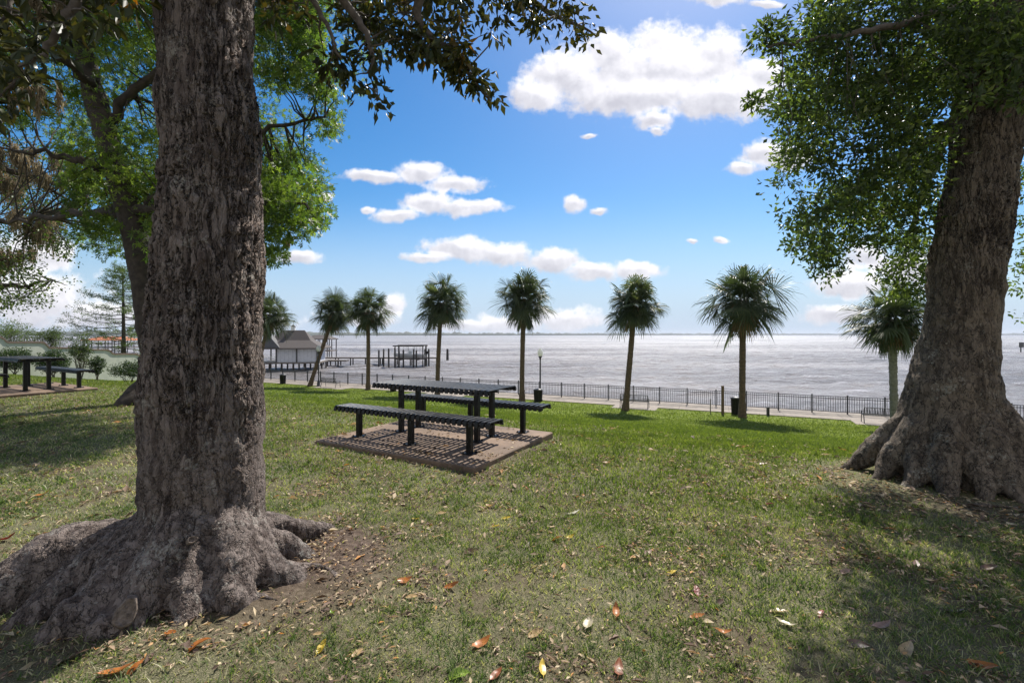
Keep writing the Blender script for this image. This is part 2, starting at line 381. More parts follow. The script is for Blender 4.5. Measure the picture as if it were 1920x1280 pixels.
def groundmat():
    m, g = newmat('lawn_soil')
    pos = g.n('ShaderNodeNewGeometry').outputs['Position']; sep = g.n('ShaderNodeSeparateXYZ', {0: pos})
    s = g.m('MULTIPLY', g.m('SUBTRACT', 34.8, g.m('ADD', sep.outputs[1], g.m('MULTIPLY', sep.outputs[0], .46))), .908)
    lush = g.n('ShaderNodeMapRange', {0: g.m('ADD', s, g.m('MULTIPLY', g.noise(pos, .4, 3), 5.0)), 1: 29.5, 2: 23.0}, interpolation_type='SMOOTHSTEP').outputs[0]
    n1 = g.noise(pos, 1.3, 6, .65); n2 = g.noise(pos, 22, 6, .7); n3 = g.noise(pos, 140, 3, .7)
    soil = g.ramp(n2, [(.3, (.050, .036, .024)), (.5, (.105, .078, .052)), (.7, (.20, .16, .115))])
    thatch = g.ramp(n3, [(.3, (.04, .044, .022)), (.5, (.135, .13, .072)), (.68, (.33, .29, .19))])
    near = g.mix(g.ramp(n1, [(.46, 0.), (.62, .85)]), thatch, soil)
    # bare ground round the near trunk
    d1 = g.v('LENGTH', g.v('MULTIPLY', g.v('SUBTRACT', pos, (-1.55, 3.2, 0)), (.8, .8, 0)))
    bare = g.ramp(g.m('ADD', d1, g.m('MULTIPLY', g.m('SUBTRACT', n1, .5), 1.1)), [(.35, 1.), (.75, 0.)])
    near = g.mix(bare, near, g.ramp(n2, [(.3, (.055, .038, .029)), (.55, (.13, .095, .072)), (.72, (.24, .185, .145))]))
    green = g.ramp(n3, [(.3, (.07, .10, .012)), (.55, (.13, .17, .018)), (.72, (.2, .23, .04))])
    green = g.mix(g.ramp(g.noise(pos, .8, 4), [(.4, 0.), (.65, .5)]), green, (.13, .17, .03))
    c = g.mix(lush, near, green)
    h = g.m('ADD', g.m('MULTIPLY', n2, .6), g.m('MULTIPLY', n3, .5))
    bp = g.n('ShaderNodeBump', {'Height': h, 'Strength': .8, 'Distance': .03}).outputs[0]
    finish(g, g.n('ShaderNodeBsdfPrincipled', {'Base Color': c, 'Roughness': .95, 'Normal': bp, 'Specular IOR Level': .15}).outputs[0]); return m
M['ground'] = groundmat()
def grassmat():
    m, g = newmat('grass_blade')
    r = g.n('ShaderNodeAttribute', attribute_name='rnd').outputs['Fac']
    pos = g.n('ShaderNodeNewGeometry').outputs['Position']; sep = g.n('ShaderNodeSeparateXYZ', {0: pos})
    lush = g.n('ShaderNodeAttribute', attribute_name='lush').outputs['Fac']
    a = g.ramp(r, [(0, (.045, .082, .022)), (.3, (.095, .15, .042)), (.5, (.17, .21, .085)), (.68, (.34, .31, .18)), (1, (.55, .48, .33))])
    b = g.ramp(r, [(0, (.07, .095, .018)), (.5, (.14, .175, .034)), (.85, (.22, .245, .06)), (1, (.34, .32, .15))])
    c = g.mix(lush, a, b)
    pr = g.n('ShaderNodeBsdfPrincipled', {'Base Color': c, 'Roughness': .5, 'Specular IOR Level': .35}).outputs[0]
    tr = g.n('ShaderNodeBsdfTranslucent', {'Color': g.v('MULTIPLY', c, (1.5, 1.7, .7))}).outputs[0]
    finish(g, g.n('ShaderNodeMixShader', {0: .4, 1: pr, 2: tr}).outputs[0]); return m
M['grass'] = grassmat()
def watermat():
    m, g = newmat('river_water')
    pos = g.n('ShaderNodeNewGeometry').outputs['Position']
    rot = g.n('ShaderNodeMapping', {'Vector': pos, 'Rotation': (0, 0, R(-12)), 'Scale': (.55, 1.0, 1)}).outputs[0]
    n1 = g.noise(rot, .55, 5, .62, Distortion=.6); n2 = g.noise(rot, 3.6, 6, .72, Distortion=.3); n0 = g.noise(rot, .13, 4, .6)
    h = g.m('ADD', g.m('MULTIPLY', n1, .8), g.m('ADD', g.m('MULTIPLY', n2, .45), g.m('MULTIPLY', n0, 1.8)))
    bp = g.n('ShaderNodeBump', {'Height': h, 'Strength': 1.0, 'Distance': 1.0}).outputs[0]
    z = g.n('ShaderNodeSeparateXYZ', {0: pos}).outputs[2]
    crest = g.ramp(g.m('ADD', g.m('MULTIPLY', n2, .6), g.m('MULTIPLY', g.m('ADD', z, -WATER), .45)), [(.34, 0.), (.50, .8)])
    patch = g.ramp(g.noise(g.v('MULTIPLY', pos, (.22, 1, 1)), .03, 6, .65), [(.38, 0.), (.60, 1.)])
    deep = g.mix(patch, (.12, .106, .103), (.36, .33, .32))
    c = g.mix(crest, deep, (.66, .63, .65))
    finish(g, g.n('ShaderNodeBsdfPrincipled', {'Base Color': c, 'Roughness': .33, 'IOR': 1.33, 'Normal': bp}).outputs[0]); return m
M['water'] = watermat()

# ------------------------------------------------------------ the setting
def ground():
    ss = np.concatenate([np.linspace(-2.5, 1.2, 8), np.linspace(1.6, 60, 150)]); tt = np.linspace(-70, 62, 265)
    S, T = np.meshgrid(ss, tt, indexing='ij'); X, Y = ST(S, T); Z = tz(X, Y)
    Z = np.where(S < 0.05, TERR - .06, Z)
    n, k = S.shape; I = np.arange(n * k).reshape(n, k)
    Fc = np.stack([I[:-1, :-1], I[:-1, 1:], I[1:, 1:], I[1:, :-1]], -1).reshape(-1, 4)
    o = link('ground', npmesh('ground', np.stack([X, Y, Z], -1).reshape(-1, 3), Fc), M['ground'], smooth=True)
    tag(o, 'grassy park ground sloping down to the waterfront path', kind='structure')
    # skirt of land under and behind
    b = MB(); p = [ST(-2.5, -70), ST(-2.5, 62), ST(200, 62), ST(200, -70)]
ground()
def slab(name, s0, s1, t0, t1, top, th, mat, step=0, gap=.012):
    b = MB(); ts = [t0]
    while ts[-1] < t1 - 1e-6: ts.append(min(t1, ts[-1] + (step or 1e9)))
    for a, c in zip(ts[:-1], ts[1:]):
        q = [ST(s, t) for s, t in ((s0, a + gap / 2), (s0, c - gap / 2), (s1, c - gap / 2), (s1, a + gap / 2))]
        vs = [(x, y, top - th) for x, y in q] + [(x, y, top) for x, y in q]
        b.add(vs, [(0, 1, 2, 3), (7, 6, 5, 4), (0, 4, 5, 1), (1, 5, 6, 2), (2, 6, 7, 3), (3, 7, 4, 0)])
    return b.build(name, mat)
tag(slab('path', 0, -2.46, -60, 55, TERR + .03, .15, M['path'], 3.0), 'pale concrete walkway along the waterfront fence', kind='structure')
def tpx(px, s):   # t on the line of constant s seen at photo column px
    u = (px - 960) / F; c = 34.8 - s / .908
    d = c / (1 + .46 * u); return t_of(u * d, d)
for px0, px1 in ((592, 650), (1150, 1232), (1600, 1712), (795, 868)):
    tag(slab('bench_apron', 1.25, .006, tpx(px0, .6), tpx(px1, .6), TERR + .03, .15, M['path']), 'concrete apron beside the waterfront path', kind='structure')
tag(slab('seawall', -2.47, -2.95, -60, 55, TERR + .02, 2.2, M['path'], 6.0), 'concrete seawall along the river edge', kind='structure')
def water():
    D = np.concatenate([np.arange(22, 160, .30), np.arange(160, 330, .55), np.geomspace(330, 9500, 160)]); us = np.linspace(-1.75, 1.75, 760)
    DD, U = np.meshgrid(D, us, indexing='ij'); X = U * DD; Y = DD; Z = np.zeros_like(X); rng = np.random.default_rng(8)
    dxs = np.maximum(DD * 3.5 / 760, .3)
    for k in range(34):
        lam = np.exp(rng.uniform(np.log(1.1), np.log(9))); th = rng.normal(1.9, .42); kx, ky = np.cos(th) * 6.283 / lam, np.sin(th) * 6.283 / lam
        ph = kx * X + ky * Y + rng.uniform(0, 6.28) + .8 * np.sin(X * .11 * rng.uniform(.5, 1.5) + Y * .07 + k); a = .0115 * lam ** .85
        fade = np.clip(lam / dxs / 2.2 - .6, 0, 1)
        Z += a * fade * (1 - 1.6 * np.abs(np.sin(ph / 2)))
    V = np.stack([X, Y, WATER + Z], -1).reshape(-1, 3); n, k = X.shape; I = np.arange(n * k).reshape(n, k)
    Fc = np.stack([I[:-1, :-1], I[:-1, 1:], I[1:, 1:], I[1:, :-1]], -1).reshape(-1, 4)
    tag(link('water', npmesh('water', V, Fc), M['water'], smooth=True), 'choppy grey river water reaching the far shore', kind='structure')
water()
def far_shore():
    rng = np.random.default_rng(5)
    # shoreline: nearer on the left, farther on the right
    us = np.linspace(-1.9, 1.9, 900); D = np.interp(us, [-1.9, -.55, .1, .6, 1.05, 1.9], [1500, 2100, 3300, 5200, 4600, 3600])
    X = us * D; Y = D
    hgt = 15 + 9 * fbm(np.stack([us * 60, us * 0, us * 0], 1), 5, 9) + rng.normal(0, 1.6, len(us)); hgt = np.maximum(hgt, 5)
    rows = [(0, 0, .3), (6, .55, 0), (25, .9, 0), (70, 1.0, 0), (160, .9, 0)]
    V = []
    for k, (back, f, e) in enumerate(rows):
        hh = hgt * f * (1 + .18 * rng.normal(size=len(us))) + e
        V.append(np.stack([X, Y + back, WATER + hh], 1))
    V = np.concatenate(V); n = len(us); I = np.arange(len(rows) * n).reshape(len(rows), n)
    Fc = np.stack([I[:-1, :-1], I[:-1, 1:], I[1:, 1:], I[1:, :-1]], -1).reshape(-1, 4)
    o = link('far_shore_woods', npmesh('woods', V, Fc), simple('far_woods', (.035, .050, .028), (.06, .07, .045), .95, .02))
    tag(o, 'low wooded far shore on the horizon', 'woods', kind='stuff')
    b = MB()
    V = [(x, y - 14, WATER + .15) for x, y in zip(X[::30], Y[::30])] + [(x, y + 400, WATER + 1.2) for x, y in zip(X[::30], Y[::30])]
    k = len(V) // 2; b.add(V, [(i, i + 1, k + i + 1, k + i) for i in range(k - 1)])
    tag(b.build('far_shore', simple('far_bank', (.20, .18, .14), (.12, .12, .08), .95, .02)), 'bank of the far shore', kind='structure')
far_shore()

# ------------------------------------------------------------ foliage helpers
def frames(dirs, rng):
    d = dirs / np.linalg.norm(dirs, axis=1, keepdims=True)
    r = rng.normal(size=d.shape); x = np.cross(d, r); x /= np.linalg.norm(x, axis=1, keepdims=True) + 1e-9
    return x, d, np.cross(x, d)
LEAF = (np.array([(0, 0, 0), (.5, .42, .12), (0, 1, 0), (0, .5, -.04), (-.5, .42, .12)]), np.array([(0, 1, 2, 3), (0, 3, 2, 4)]))
def star():
    V = []; Q = []
    for a, l in ((-1.9, .55), (-.95, .85), (0, 1.0), (.95, .85), (1.9, .55)):
        c, s_ = math.cos(a), math.sin(a); b = len(V)
        for (x, y, z) in ((0, 0, 0), (.16, .5, .05), (0, 1, -.06), (-.16, .5, .05)):
            V.append(((x * c + y * s_) * l, (-x * s_ + y * c) * l, z))
        Q.append((b, b + 1, b + 2, b + 3))
    return np.array(V), np.array(Q)
STAR = star()
def leaves(P, dirs, L, Wd, rng, tpl=LEAF, rnd=None):
    TV, TF = tpl; n = len(P); x, y, z = frames(dirs, rng)
    L = np.broadcast_to(L, n)[:, None, None]; Wd = np.broadcast_to(Wd, n)[:, None, None]
    V = P[:, None] + x[:, None] * (TV[None, :, :1] * Wd) + y[:, None] * (TV[None, :, 1:2] * L) + z[:, None] * (TV[None, :, 2:] * L)
    Fc = (TF[None] + (np.arange(n) * len(TV))[:, None, None]).reshape(-1, TF.shape[1])
    rnd = rng.random(n) if rnd is None else rnd
    return V.reshape(-1, 3), Fc, np.repeat(rnd, len(TF))
def inpoly(x, y, poly):
    c = np.zeros(len(x), bool); n = len(poly)
    for i in range(n):
        x1, y1 = poly[i]; x2, y2 = poly[(i + 1) % n]
        k = ((y1 > y) != (y2 > y)); xi = (x2 - x1) * (y - y1) / (y2 - y1 + 1e-9) + x1
        c ^= k & (x < xi)
    return c
def sample_poly(poly, n, rng, D0, D1, noise=0, nseed=0, thr=-.12):
    """points of a crown with the silhouette of poly seen from the viewpoint, spread over a real depth range"""
    xs = [p[0] for p in poly]; ys = [p[1] for p in poly]; out = np.zeros((0, 3))
    while len(out) < n:
        x = rng.uniform(min(xs), max(xs), n); y = rng.uniform(min(ys), max(ys), n); k = inpoly(x, y, poly)
        x, y = x[k], y[k]; D = rng.uniform(D0, D1, len(x))
        P = np.stack([(x - 960) / F * D, D, EYE - (y - HY) / F * D], 1)
        if noise: P = P[perlin(P * noise, nseed) > thr]
        out = np.concatenate([out, P])
    return out[:n]
def clumps(C, per, rad, rng, L, Wd, tpl=LEAF, droop=-.25, flat=.8):
    n = len(C) * per
    g = rng.normal(size=(n, 3)); g /= np.linalg.norm(g, axis=1, keepdims=True); r = rng.random(n) ** .45
    rr = np.repeat(rad * rng.uniform(.6, 1.35, len(C)), per)
    off = g * (r * rr)[:, None]; off[:, 2] *= flat
    P = np.repeat(C, per, 0) + off
    d = g + rng.normal(size=(n, 3)) * .7; d[:, 2] += droop
    ls = rng.uniform(.65, 1.25, n)
    cr = np.repeat(rng.random(len(C)), per)
    rnd = np.clip(.5 * cr + .5 * rng.random(n) + rng.normal(0, .05, n), 0, 1)
    return leaves(P, d, L * ls, Wd * ls, rng, tpl, rnd)
def cat(parts):
    V, Fc, A = [], [], []; b = 0
    for v, f, a in parts: V.append(v); Fc.append(f + b); A.append(a); b += len(v)
    return np.concatenate(V), np.concatenate(Fc), np.concatenate(A)
def bez(p0, p1, sag, n=8, rng=None, wob=0):
    out = []; p0 = Vector(p0); p1 = Vector(p1)
    for i in range(n + 1):
        t = i / n; p = p0.lerp(p1, t); p.z += sag * 4 * t * (1 - t)
        if rng is not None and 0 < i < n: p += Vector(rng.normal(size=3)) * wob
        out.append(p)
    return out
def twigs(mb, limb_pts, C, rng, r0=.02, every=1, n=4):
    """thin branches from the nearest limb point to each clump"""
    LP = np.array([tuple(p) for p in limb_pts])
    for c in C[::every]:
        dd = ((LP - c) ** 2).sum(1); k = rng.choice(np.argsort(dd)[:4]); a = Vector(LP[k]); b = Vector(c)
        pts = bez(a, b, -.05 * (b - a).length + .02, n, rng, .03 * (b - a).length)
        mb.tube(pts, list(np.linspace(r0, r0 * .25, len(pts))), 4, False)

# ------------------------------------------------------------ organic trunks
def organic(chains, voxel, lump=.02, lscale=2.5, seed=0, smooth_it=6, n=36):
    mb = MB()
    for ch in chains:
        pts = np.array([c[:3] for c in ch]); rad = np.array([c[3] for c in ch])
        sg = np.linalg.norm(np.diff(pts, axis=0), axis=1); cum = np.concatenate([[0], np.cumsum(sg)])
        m = max(6, int(cum[-1] / .05)); q = np.linspace(0, cum[-1], m)
        # smooth interpolation (catmull-like via cosine-smoothed linear)
        P = np.stack([np.interp(q, cum, pts[:, k]) for k in range(3)], 1); rr = np.interp(q, cum, rad)
        for _ in range(6):
            P[1:-1] = (P[:-2] + 2 * P[1:-1] + P[2:]) / 4; rr[1:-1] = (rr[:-2] + 2 * rr[1:-1] + rr[2:]) / 4
        # round the end
        mb.tube([Vector(p) for p in P] + [Vector(P[-1] + (P[-1] - P[-2]) / (np.linalg.norm(P[-1] - P[-2]) + 1e-9) * rr[-1] * .6)], list(rr) + [rr[-1] * .45], n)
    me = bpy.data.meshes.new('tmp'); me.from_pydata(mb.v, [], mb.f); o = bpy.data.objects.new('tmp', me); col.objects.link(o)
    md = o.modifiers.new('r', 'REMESH'); md.mode = 'VOXEL'; md.voxel_size = voxel; md.adaptivity = 0
    sm = o.modifiers.new('s', 'SMOOTH'); sm.factor = .6; sm.iterations = smooth_it
    dg = bpy.context.evaluated_depsgraph_get(); ev = o.evaluated_get(dg)
    out = bpy.data.meshes.new_from_object(ev); bpy.data.objects.remove(o); bpy.data.meshes.remove(me)
    nv = len(out.vertices); V = np.zeros(nv * 3, np.float32); out.vertices.foreach_get('co', V); V = V.reshape(-1, 3)
    Nn = np.zeros(nv * 3, np.float32); out.vertices.foreach_get('normal', Nn); Nn = Nn.reshape(-1, 3)
    h = lump * fbm(V * lscale, 3, seed) + lump * .6 * fbm(V * lscale * 3.3, 3, seed + 5)
    V = V + Nn * h[:, None]
    out.vertices.foreach_set('co', V.astype(np.float32).ravel()); out.update()
    return out
def trunk_chain(rows, D, z_extra=()):
    """rows: (py, left px, right px) edges of the trunk in the photo at distance D"""
    ch = []
    for py, l, r in rows:
        c = Wp((l + r) / 2, py, D); ch.append((c.x, c.y, c.z, (r - l) / 2 / F * D * 1.05 / math.sqrt(1 + (c.x / D) ** 2)))
    return ch + list(z_extra)

def near_tree():
    D = 3.1
    rows = [(1010, 290, 500), (940, 262, 508), (850, 264, 502), (760, 271, 500), (640, 278, 497), (500, 298, 495), (400, 303, 491), (260, 303, 487), (120, 300, 472), (0, 294, 479)]
    ch = trunk_chain(rows, D)
    ch = [(ch[0][0] - .06, D - .02, -.25, .60), (ch[0][0] - .05, D - .02, .02, .52)] + ch
    tx = ch[-1][0]
    ch += [(tx - .02, D, 4.6, .35), (tx - .1, D + .1, 5.6, .32), (tx, D + .3, 7.2, .22), (tx, D + .4, 9, .1)]
    chains = [ch]
    cx, cy = -2.02, 3.1
    def rt(deg, ln, r, zs=.45, wob=.04, k=0):
        a = R(deg); c_, s_ = math.cos(a), math.sin(a); o = []
        for q, (f, z, rr) in enumerate(((.0, zs, 1.3), (.33, zs * .66, 1.15), (.62, zs * .30, 1.0), (.85, -.005, .78), (1.0, -.075, .6), (1.18, -.2, .4))):
            w = wob * math.sin(q * 2.1 + k); o.append((cx + c_ * (.14 + (ln - .14) * f) - s_ * w, cy + s_ * (.14 + (ln - .14) * f) + c_ * w, z, r * rr))
        return o
    roots = [ # left big root with hump
        [(cx, cy, .5, .28), (cx - .42, cy - .12, .20, .21), (cx - .80, cy - .24, .22, .21), (cx - 1.02, cy - .5, .02, .18), (cx - 1.25, cy - .75, -.1, .13), (cx - 1.5, cy - .9, -.25, .1)],
        rt(220, .98, .18, .36, .07, 1), rt(243, .90, .17, .40, .06, 3), rt(266, .78, .155, .50, .05, 0), rt(289, .72, .14, .36, .06, 2), rt(313, .70, .155, .42, .04, 5),
        rt(343, .74, .12, .30, .09, 1), rt(12, .70, .10, .26, .08, 3), rt(48, .95, .09, .26, .08, 1), rt(110, .8, .14), rt(150, .9, .14), rt(255, .95, .05, .12, .09, 2), rt(325, 1.0, .04, .1, .1, 2), rt(352, 1.15, .04, .1, .12, 4),
        [(cx + .98, cy + .3, -.05, .05), (cx + 1.12, cy + .02, -.015, .05), (cx + 1.22, cy - .2, -.06, .04)],
        # knots at the foot
        [(cx + .38, cy - .42, .08, .09), (cx + .43, cy - .54, .09, .095)], [(cx - .12, cy - .66, .08, .09), (cx - .12, cy - .76, .06, .085)],
        [(cx - .3, cy - .66, .12, .12), (cx - .3, cy - .74, .1, .1)],
    ]
    chains += roots
    t = empty('magnolia_tree', (cx, cy, 0), label='large grey-brown trunk with flaring roots in the left foreground', cat='tree')
    me = organic(chains, .0135, .026, 3.0, 11, smooth_it=4)
    o = link('trunk', me, M['bark_near'], None, True); par(o, t)
    from mathutils.bvhtree import BVHTree
    bv = BVHTree.FromPolygons([v.co.copy() for v in me.vertices], [tuple(p.vertices) for p in me.polygons])
    for px, py, w, h, ro in ((236, 1148, .085, .135, -.35), (298, 1165, .07, .075, 0), (360, 1012, .05, .035, 0)):
        dr = (Wp(px, py, 1) - Vector((0, 0, EYE))).normalized(); loc, nrm, _, _ = bv.ray_cast(Vector((0, 0, EYE)), dr)
        if loc is None: continue
        zax = nrm.normalized(); xa = Vector((0, 0, 1)).cross(zax).normalized(); ya = zax.cross(xa); mb = MB(); vs = []; rings = [(1.18, -.02), (1.08, .012), (.95, .020), (.82, .014), (.6, .009), (.3, .012), (.05, .010)]
        for r_, z_ in rings:
            for q in range(22):
                a = q / 22 * 6.2832; wob = 1 + .07 * math.sin(3 * a + px) + .04 * math.sin(7 * a); x_, y_ = math.cos(a) * w / 2 * r_ * wob, math.sin(a) * h / 2 * r_ * wob
                x_, y_ = x_ * math.cos(ro) - y_ * math.sin(ro), x_ * math.sin(ro) + y_ * math.cos(ro); vs.append(loc + xa * x_ + ya * y_ + zax * z_)
        mb.add(vs, [(i * 22 + q, i * 22 + (q + 1) % 22, (i + 1) * 22 + (q + 1) % 22, (i + 1) * 22 + q) for i in range(6) for q in range(22)] + [tuple(6 * 22 + q for q in range(22))])
        par(mb.build('root_scar', M['scar'], None, True), t)
    # side limbs
    rng = np.random.default_rng(21); lb = MB(); LP = []
    limbs = [[Vector((tx + .1, D, 4.3)), Vector((-1.2, 3.5, 5.0)), Vector((-.4, 3.9, 5.1)), Wp(760, 30, 4.2), Wp(850, 100, 4.3), Wp(920, 190, 4.4)],
             [Vector((tx + .1, D + .1, 5.2)), Vector((-1.0, 4.2, 5.6)), Wp(820, -80, 4.8), Wp(950, -20, 4.9), Wp(1050, 30, 5.0), Wp(1120, 70, 5.0)],
             [Vector((tx, D, 4.5)), Wp(620, -30, 3.9), Wp(690, 60, 3.9), Wp(700, 120, 3.9), Wp(708, 190, 3.9)],
             [Vector((tx, D, 4.2)), Wp(560, -40, 3.7), Wp(610, 40, 3.7), Wp(640, 110, 3.7)],
             [Vector((tx - .1, D, 4.5)), Wp(200, -120, 2.9), Wp(140, 0, 2.8), Wp(90, 90, 2.75), Wp(30, 150, 2.7)],
             [Vector((tx - .1, D, 4.8)), Wp(80, -160, 3.1), Wp(20, 0, 3.1), Wp(-40, 120, 3.0)]]
    rads = [.09, .08, .05, .04, .05, .06]
    for L_, r in zip(limbs, rads):
        P = np.array([tuple(p) for p in L_]); k = np.linspace(0, len(P) - 1, 26); Q = np.stack([np.interp(k, range(len(P)), P[:, j]) for j in range(3)], 1)
        for _ in range(4): Q[1:-1] = (Q[:-2] + 2 * Q[1:-1] + Q[2:]) / 4
        Q[1:-1] += rng.normal(0, .012, Q[1:-1].shape)
        lb.tube([Vector(q) for q in Q], list(np.linspace(r, .008, len(Q))), 8); LP += [Vector(q) for q in Q[6:]]
    parts = []; C = []
    polys = [([(590, -40), (1010, -40), (1100, 5), (1128, 60), (1110, 78), (1040, 80), (1000, 50), (960, 60), (955, 85), (900, 60), (880, 75), (820, 60), (760, 30), (700, 40), (620, 30)], 62, 4.1, 5.0),
             ([(640, 20), (720, 20), (740, 60), (800, 60), (890, 80), (900, 100), (850, 120), (790, 110), (720, 90), (660, 70)], 34, 4.0, 4.5),
             ([(840, 100), (890, 110), (905, 140), (930, 160), (930, 210), (900, 195), (870, 160), (850, 130)], 13, 4.2, 4.5),
             ([(600, 110), (700, 80), (720, 130), (700, 160), (660, 160), (610, 130)], 11, 3.7, 4.1),
             ([(695, 165), (712, 165), (715, 205), (698, 205)], 2, 3.8, 3.95),
             ([(470, -60), (620, -60), (600, 20), (560, 40), (490, 30)], 12, 3.7, 4.4),
             ([(-60, -60), (290, -60), (270, 10), (180, 30), (130, 80), (60, 120), (-60, 130)], 42, 2.6, 3.4),
             ([(-40, 100), (60, 100), (80, 130), (60, 200), (30, 225), (-40, 210)], 12, 2.6, 3.0)]
    for poly, n, d0, d1 in polys:
        c = sample_poly(poly, int(n * 1.15), rng, d0, d1); C.append(c)
        parts.append(clumps(c, 17, .13, rng, .10, .046, droop=-.8, flat=1))
    C = np.concatenate(C)
    # crown above the frame
    top = np.stack([rng.uniform(-4.6, 1.0, 90), rng.uniform(1.5, 5.5, 90), rng.uniform(6.0, 9, 90)], 1)
    parts.append(clumps(top, 45, .35, rng, .11, .045, droop=-.5))
    twigs(lb, LP, C, rng, .010, 1, 4); twigs(lb, [Vector((tx, D, 6)), Vector((tx, D, 7)), Vector((tx, D, 8))], top[::2], rng, .04)
    o = lb.build('limbs', M['branch'], None, True); par(o, t)
    V, Fc, A = cat(parts); o = link('crown', npmesh('crown', V, Fc, {'rnd': A}), M['magnolia']); par(o, t)
    return t
def par(o, t):
    """parent keeping the world place (t has identity scale; rotation only about z)"""
    o.parent = t; o.matrix_parent_inverse = (Matrix.Translation(t.location) @ t.rotation_euler.to_matrix().to_4x4()).inverted()
near_tree()

def right_tree():
    D = 5.1
    rows = [(860, 1672, 1905), (800, 1684, 1894), (760, 1698, 1884), (700, 1716, 1880), (640, 1737, 1881), (500, 1757, 1897), (400, 1772, 1906), (300, 1789, 1917), (200, 1800, 1932), (100, 1812, 1944), (0, 1824, 1958)]
    ch = [(x - .07, y, z, r * 1.06) for x, y, z, r in trunk_chain(rows, D)]
    b0 = ch[0]; ch = [(4.95, D, -.25, .56)] + ch
    tx = ch[-1][0]; ch += [(tx + .15, D + .1, 6.5, .36), (tx + .2, D + .1, 8, .28), (tx + .2, D, 10, .14)]
    cx, cy = 4.95, 5.1
    def rt(deg, ln, r, zs=.8, wob=.06, k=0):
        a = R(deg); c_, s_ = math.cos(a), math.sin(a); o = []
        for q, (f, z, rr) in enumerate(((.0, zs, 1.2), (.36, zs * .6, 1.1), (.66, zs * .2, .9), (.86, .02, .6), (1.0, -.05, .42), (1.2, -.14, .3))):
            w = wob * math.sin(q * 2.1 + k); o.append((cx + c_ * (.2 + (ln - .2) * f) - s_ * w, cy + s_ * (.2 + (ln - .2) * f) + c_ * w, z, r * rr))
        return o
    roots = [rt(178, .88, .17, .85), rt(200, .86, .15, .75, .07, 2), rt(222, .9, .15, .9, .05, 1), rt(243, .85, .14, .7, .07, 3), rt(262, .85, .14, .9, .05, 4), rt(283, .95, .15, .75, .07, 0),
             rt(303, 1.05, .14, .9, .08, 2), rt(325, 1.05, .16, .8, .06, 5), rt(350, 1.1, .17), rt(20, 1.1, .17), rt(60, 1, .16), rt(110, .9, .16), rt(150, 1.0, .16),
             [(cx + .3, cy - .80, .03, .045), (cx - .1, cy - .95, .02, .04), (cx - .55, cy - .9, .01, .035), (cx - .95, cy - .78, .0, .03)]]
    t = empty('oak_tree', (cx, cy, 0), label='broad leaning trunk with spreading roots and dense green crown at the right edge', cat='tree')
    me = organic([ch] + roots, .018, .032, 2.4, 31, smooth_it=4)
    par(link('trunk', me, M['bark_right'], None, True), t)
    rng = np.random.default_rng(33); lb = MB(); LP = []
    def P3(px, py, d): return Wp(px, py, d)
    limbs = [[P3(1850, 80, 5.1), P3(1780, 130, 5.3), P3(1700, 150, 5.6), P3(1600, 160, 5.8), P3(1500, 190, 5.9)],
             [P3(1850, -20, 5.1), P3(1750, 30, 4.8), P3(1640, 60, 4.7), P3(1530, 70, 4.7), P3(1440, 90, 4.7)],
             [P3(1850, 160, 5.1), P3(1780, 240, 5.6), P3(1690, 300, 6.2), P3(1600, 350, 6.6), P3(1510, 420, 6.8)],
             [P3(1870, 60, 5.1), P3(1800, 200, 6.2), P3(1740, 330, 6.9), P3(1700, 450, 7.2), P3(1680, 540, 7.3)],
             [P3(1880, -60, 5.1), P3(1960, 100, 6.5), P3(1960, 300, 7.2), P3(1930, 520, 7.4)],
             [P3(1850, -150, 5.1), P3(1700, -200, 4.4), P3(1600, -250, 4.0)], [P3(1850, -250, 5.1), P3(1950, -350, 4.0), P3(2100, -400, 3.6)]]
    for L_, r in zip(limbs, [.08, .05, .09, .09, .09, .09, .09]):
        P = np.array([tuple(p) for p in L_]); k = np.linspace(0, len(P) - 1, 24); Q = np.stack([np.interp(k, range(len(P)), P[:, j]) for j in range(3)], 1)
        for _ in range(3): Q[1:-1] = (Q[:-2] + 2 * Q[1:-1] + Q[2:]) / 4
        Q[1:-1] += rng.normal(0, .02, Q[1:-1].shape)
        lb.tube([Vector(q) for q in Q], list(np.linspace(r, .012, len(Q))), 8); LP += [Vector(q) for q in Q[5:]]
    parts = []; Cs = []
    polys = [([(1440, 60), (1500, 40), (1540, -60), (1990, -60), (1990, 130), (1900, 100), (1840, 90), (1790, 190), (1770, 300), (1745, 420), (1700, 520), (1660, 470), (1620, 450), (1560, 470), (1500, 460), (1480, 400), (1462, 330), (1470, 260), (1460, 180), (1465, 110)], 950, 4.6, 7.2),
             ([(1480, 440), (1560, 460), (1590, 500), (1560, 525), (1530, 505), (1480, 470)], 26, 6.2, 7.2),
             ([(1640, 450), (1745, 430), (1750, 560), (1700, 570), (1650, 520)], 60, 6.6, 7.4),
             ([(1415, 55), (1465, 55), (1465, 90), (1430, 80)], 10, 4.6, 4.9), ([(1398, 185), (1450, 180), (1460, 205), (1410, 200)], 8, 5.7, 6.0),
             ([(1905, 120), (2000, 120), (2000, 650), (1930, 620), (1895, 500), (1905, 300)], 70, 6.8, 8.0),
             ([(1760, 0), (1990, 0), (1990, 200), (1800, 190)], 60, 4.2, 4.9)]
    for poly, n, d0, d1 in polys:
        c = sample_poly(poly, n, rng, d0, d1, noise=(1.0 if n > 200 else 0), nseed=4, thr=-.03); Cs.append(c)
        parts.append(clumps(c, 38, .18, rng, .072, .033, droop=-.2))
    C = np.concatenate(Cs)
    # the crown above and beside the frame, which shades the right foreground
    n = 250
    top = np.stack([rng.uniform(3.4, 9.0, n), rng.uniform(3.2, 8.5, n), rng.uniform(4.8, 8.5, n)], 1)
    u = top[:, 0] / top[:, 1]; py = HY - (top[:, 2] - EYE) / top[:, 1] * F; pxx = 960 + F * u
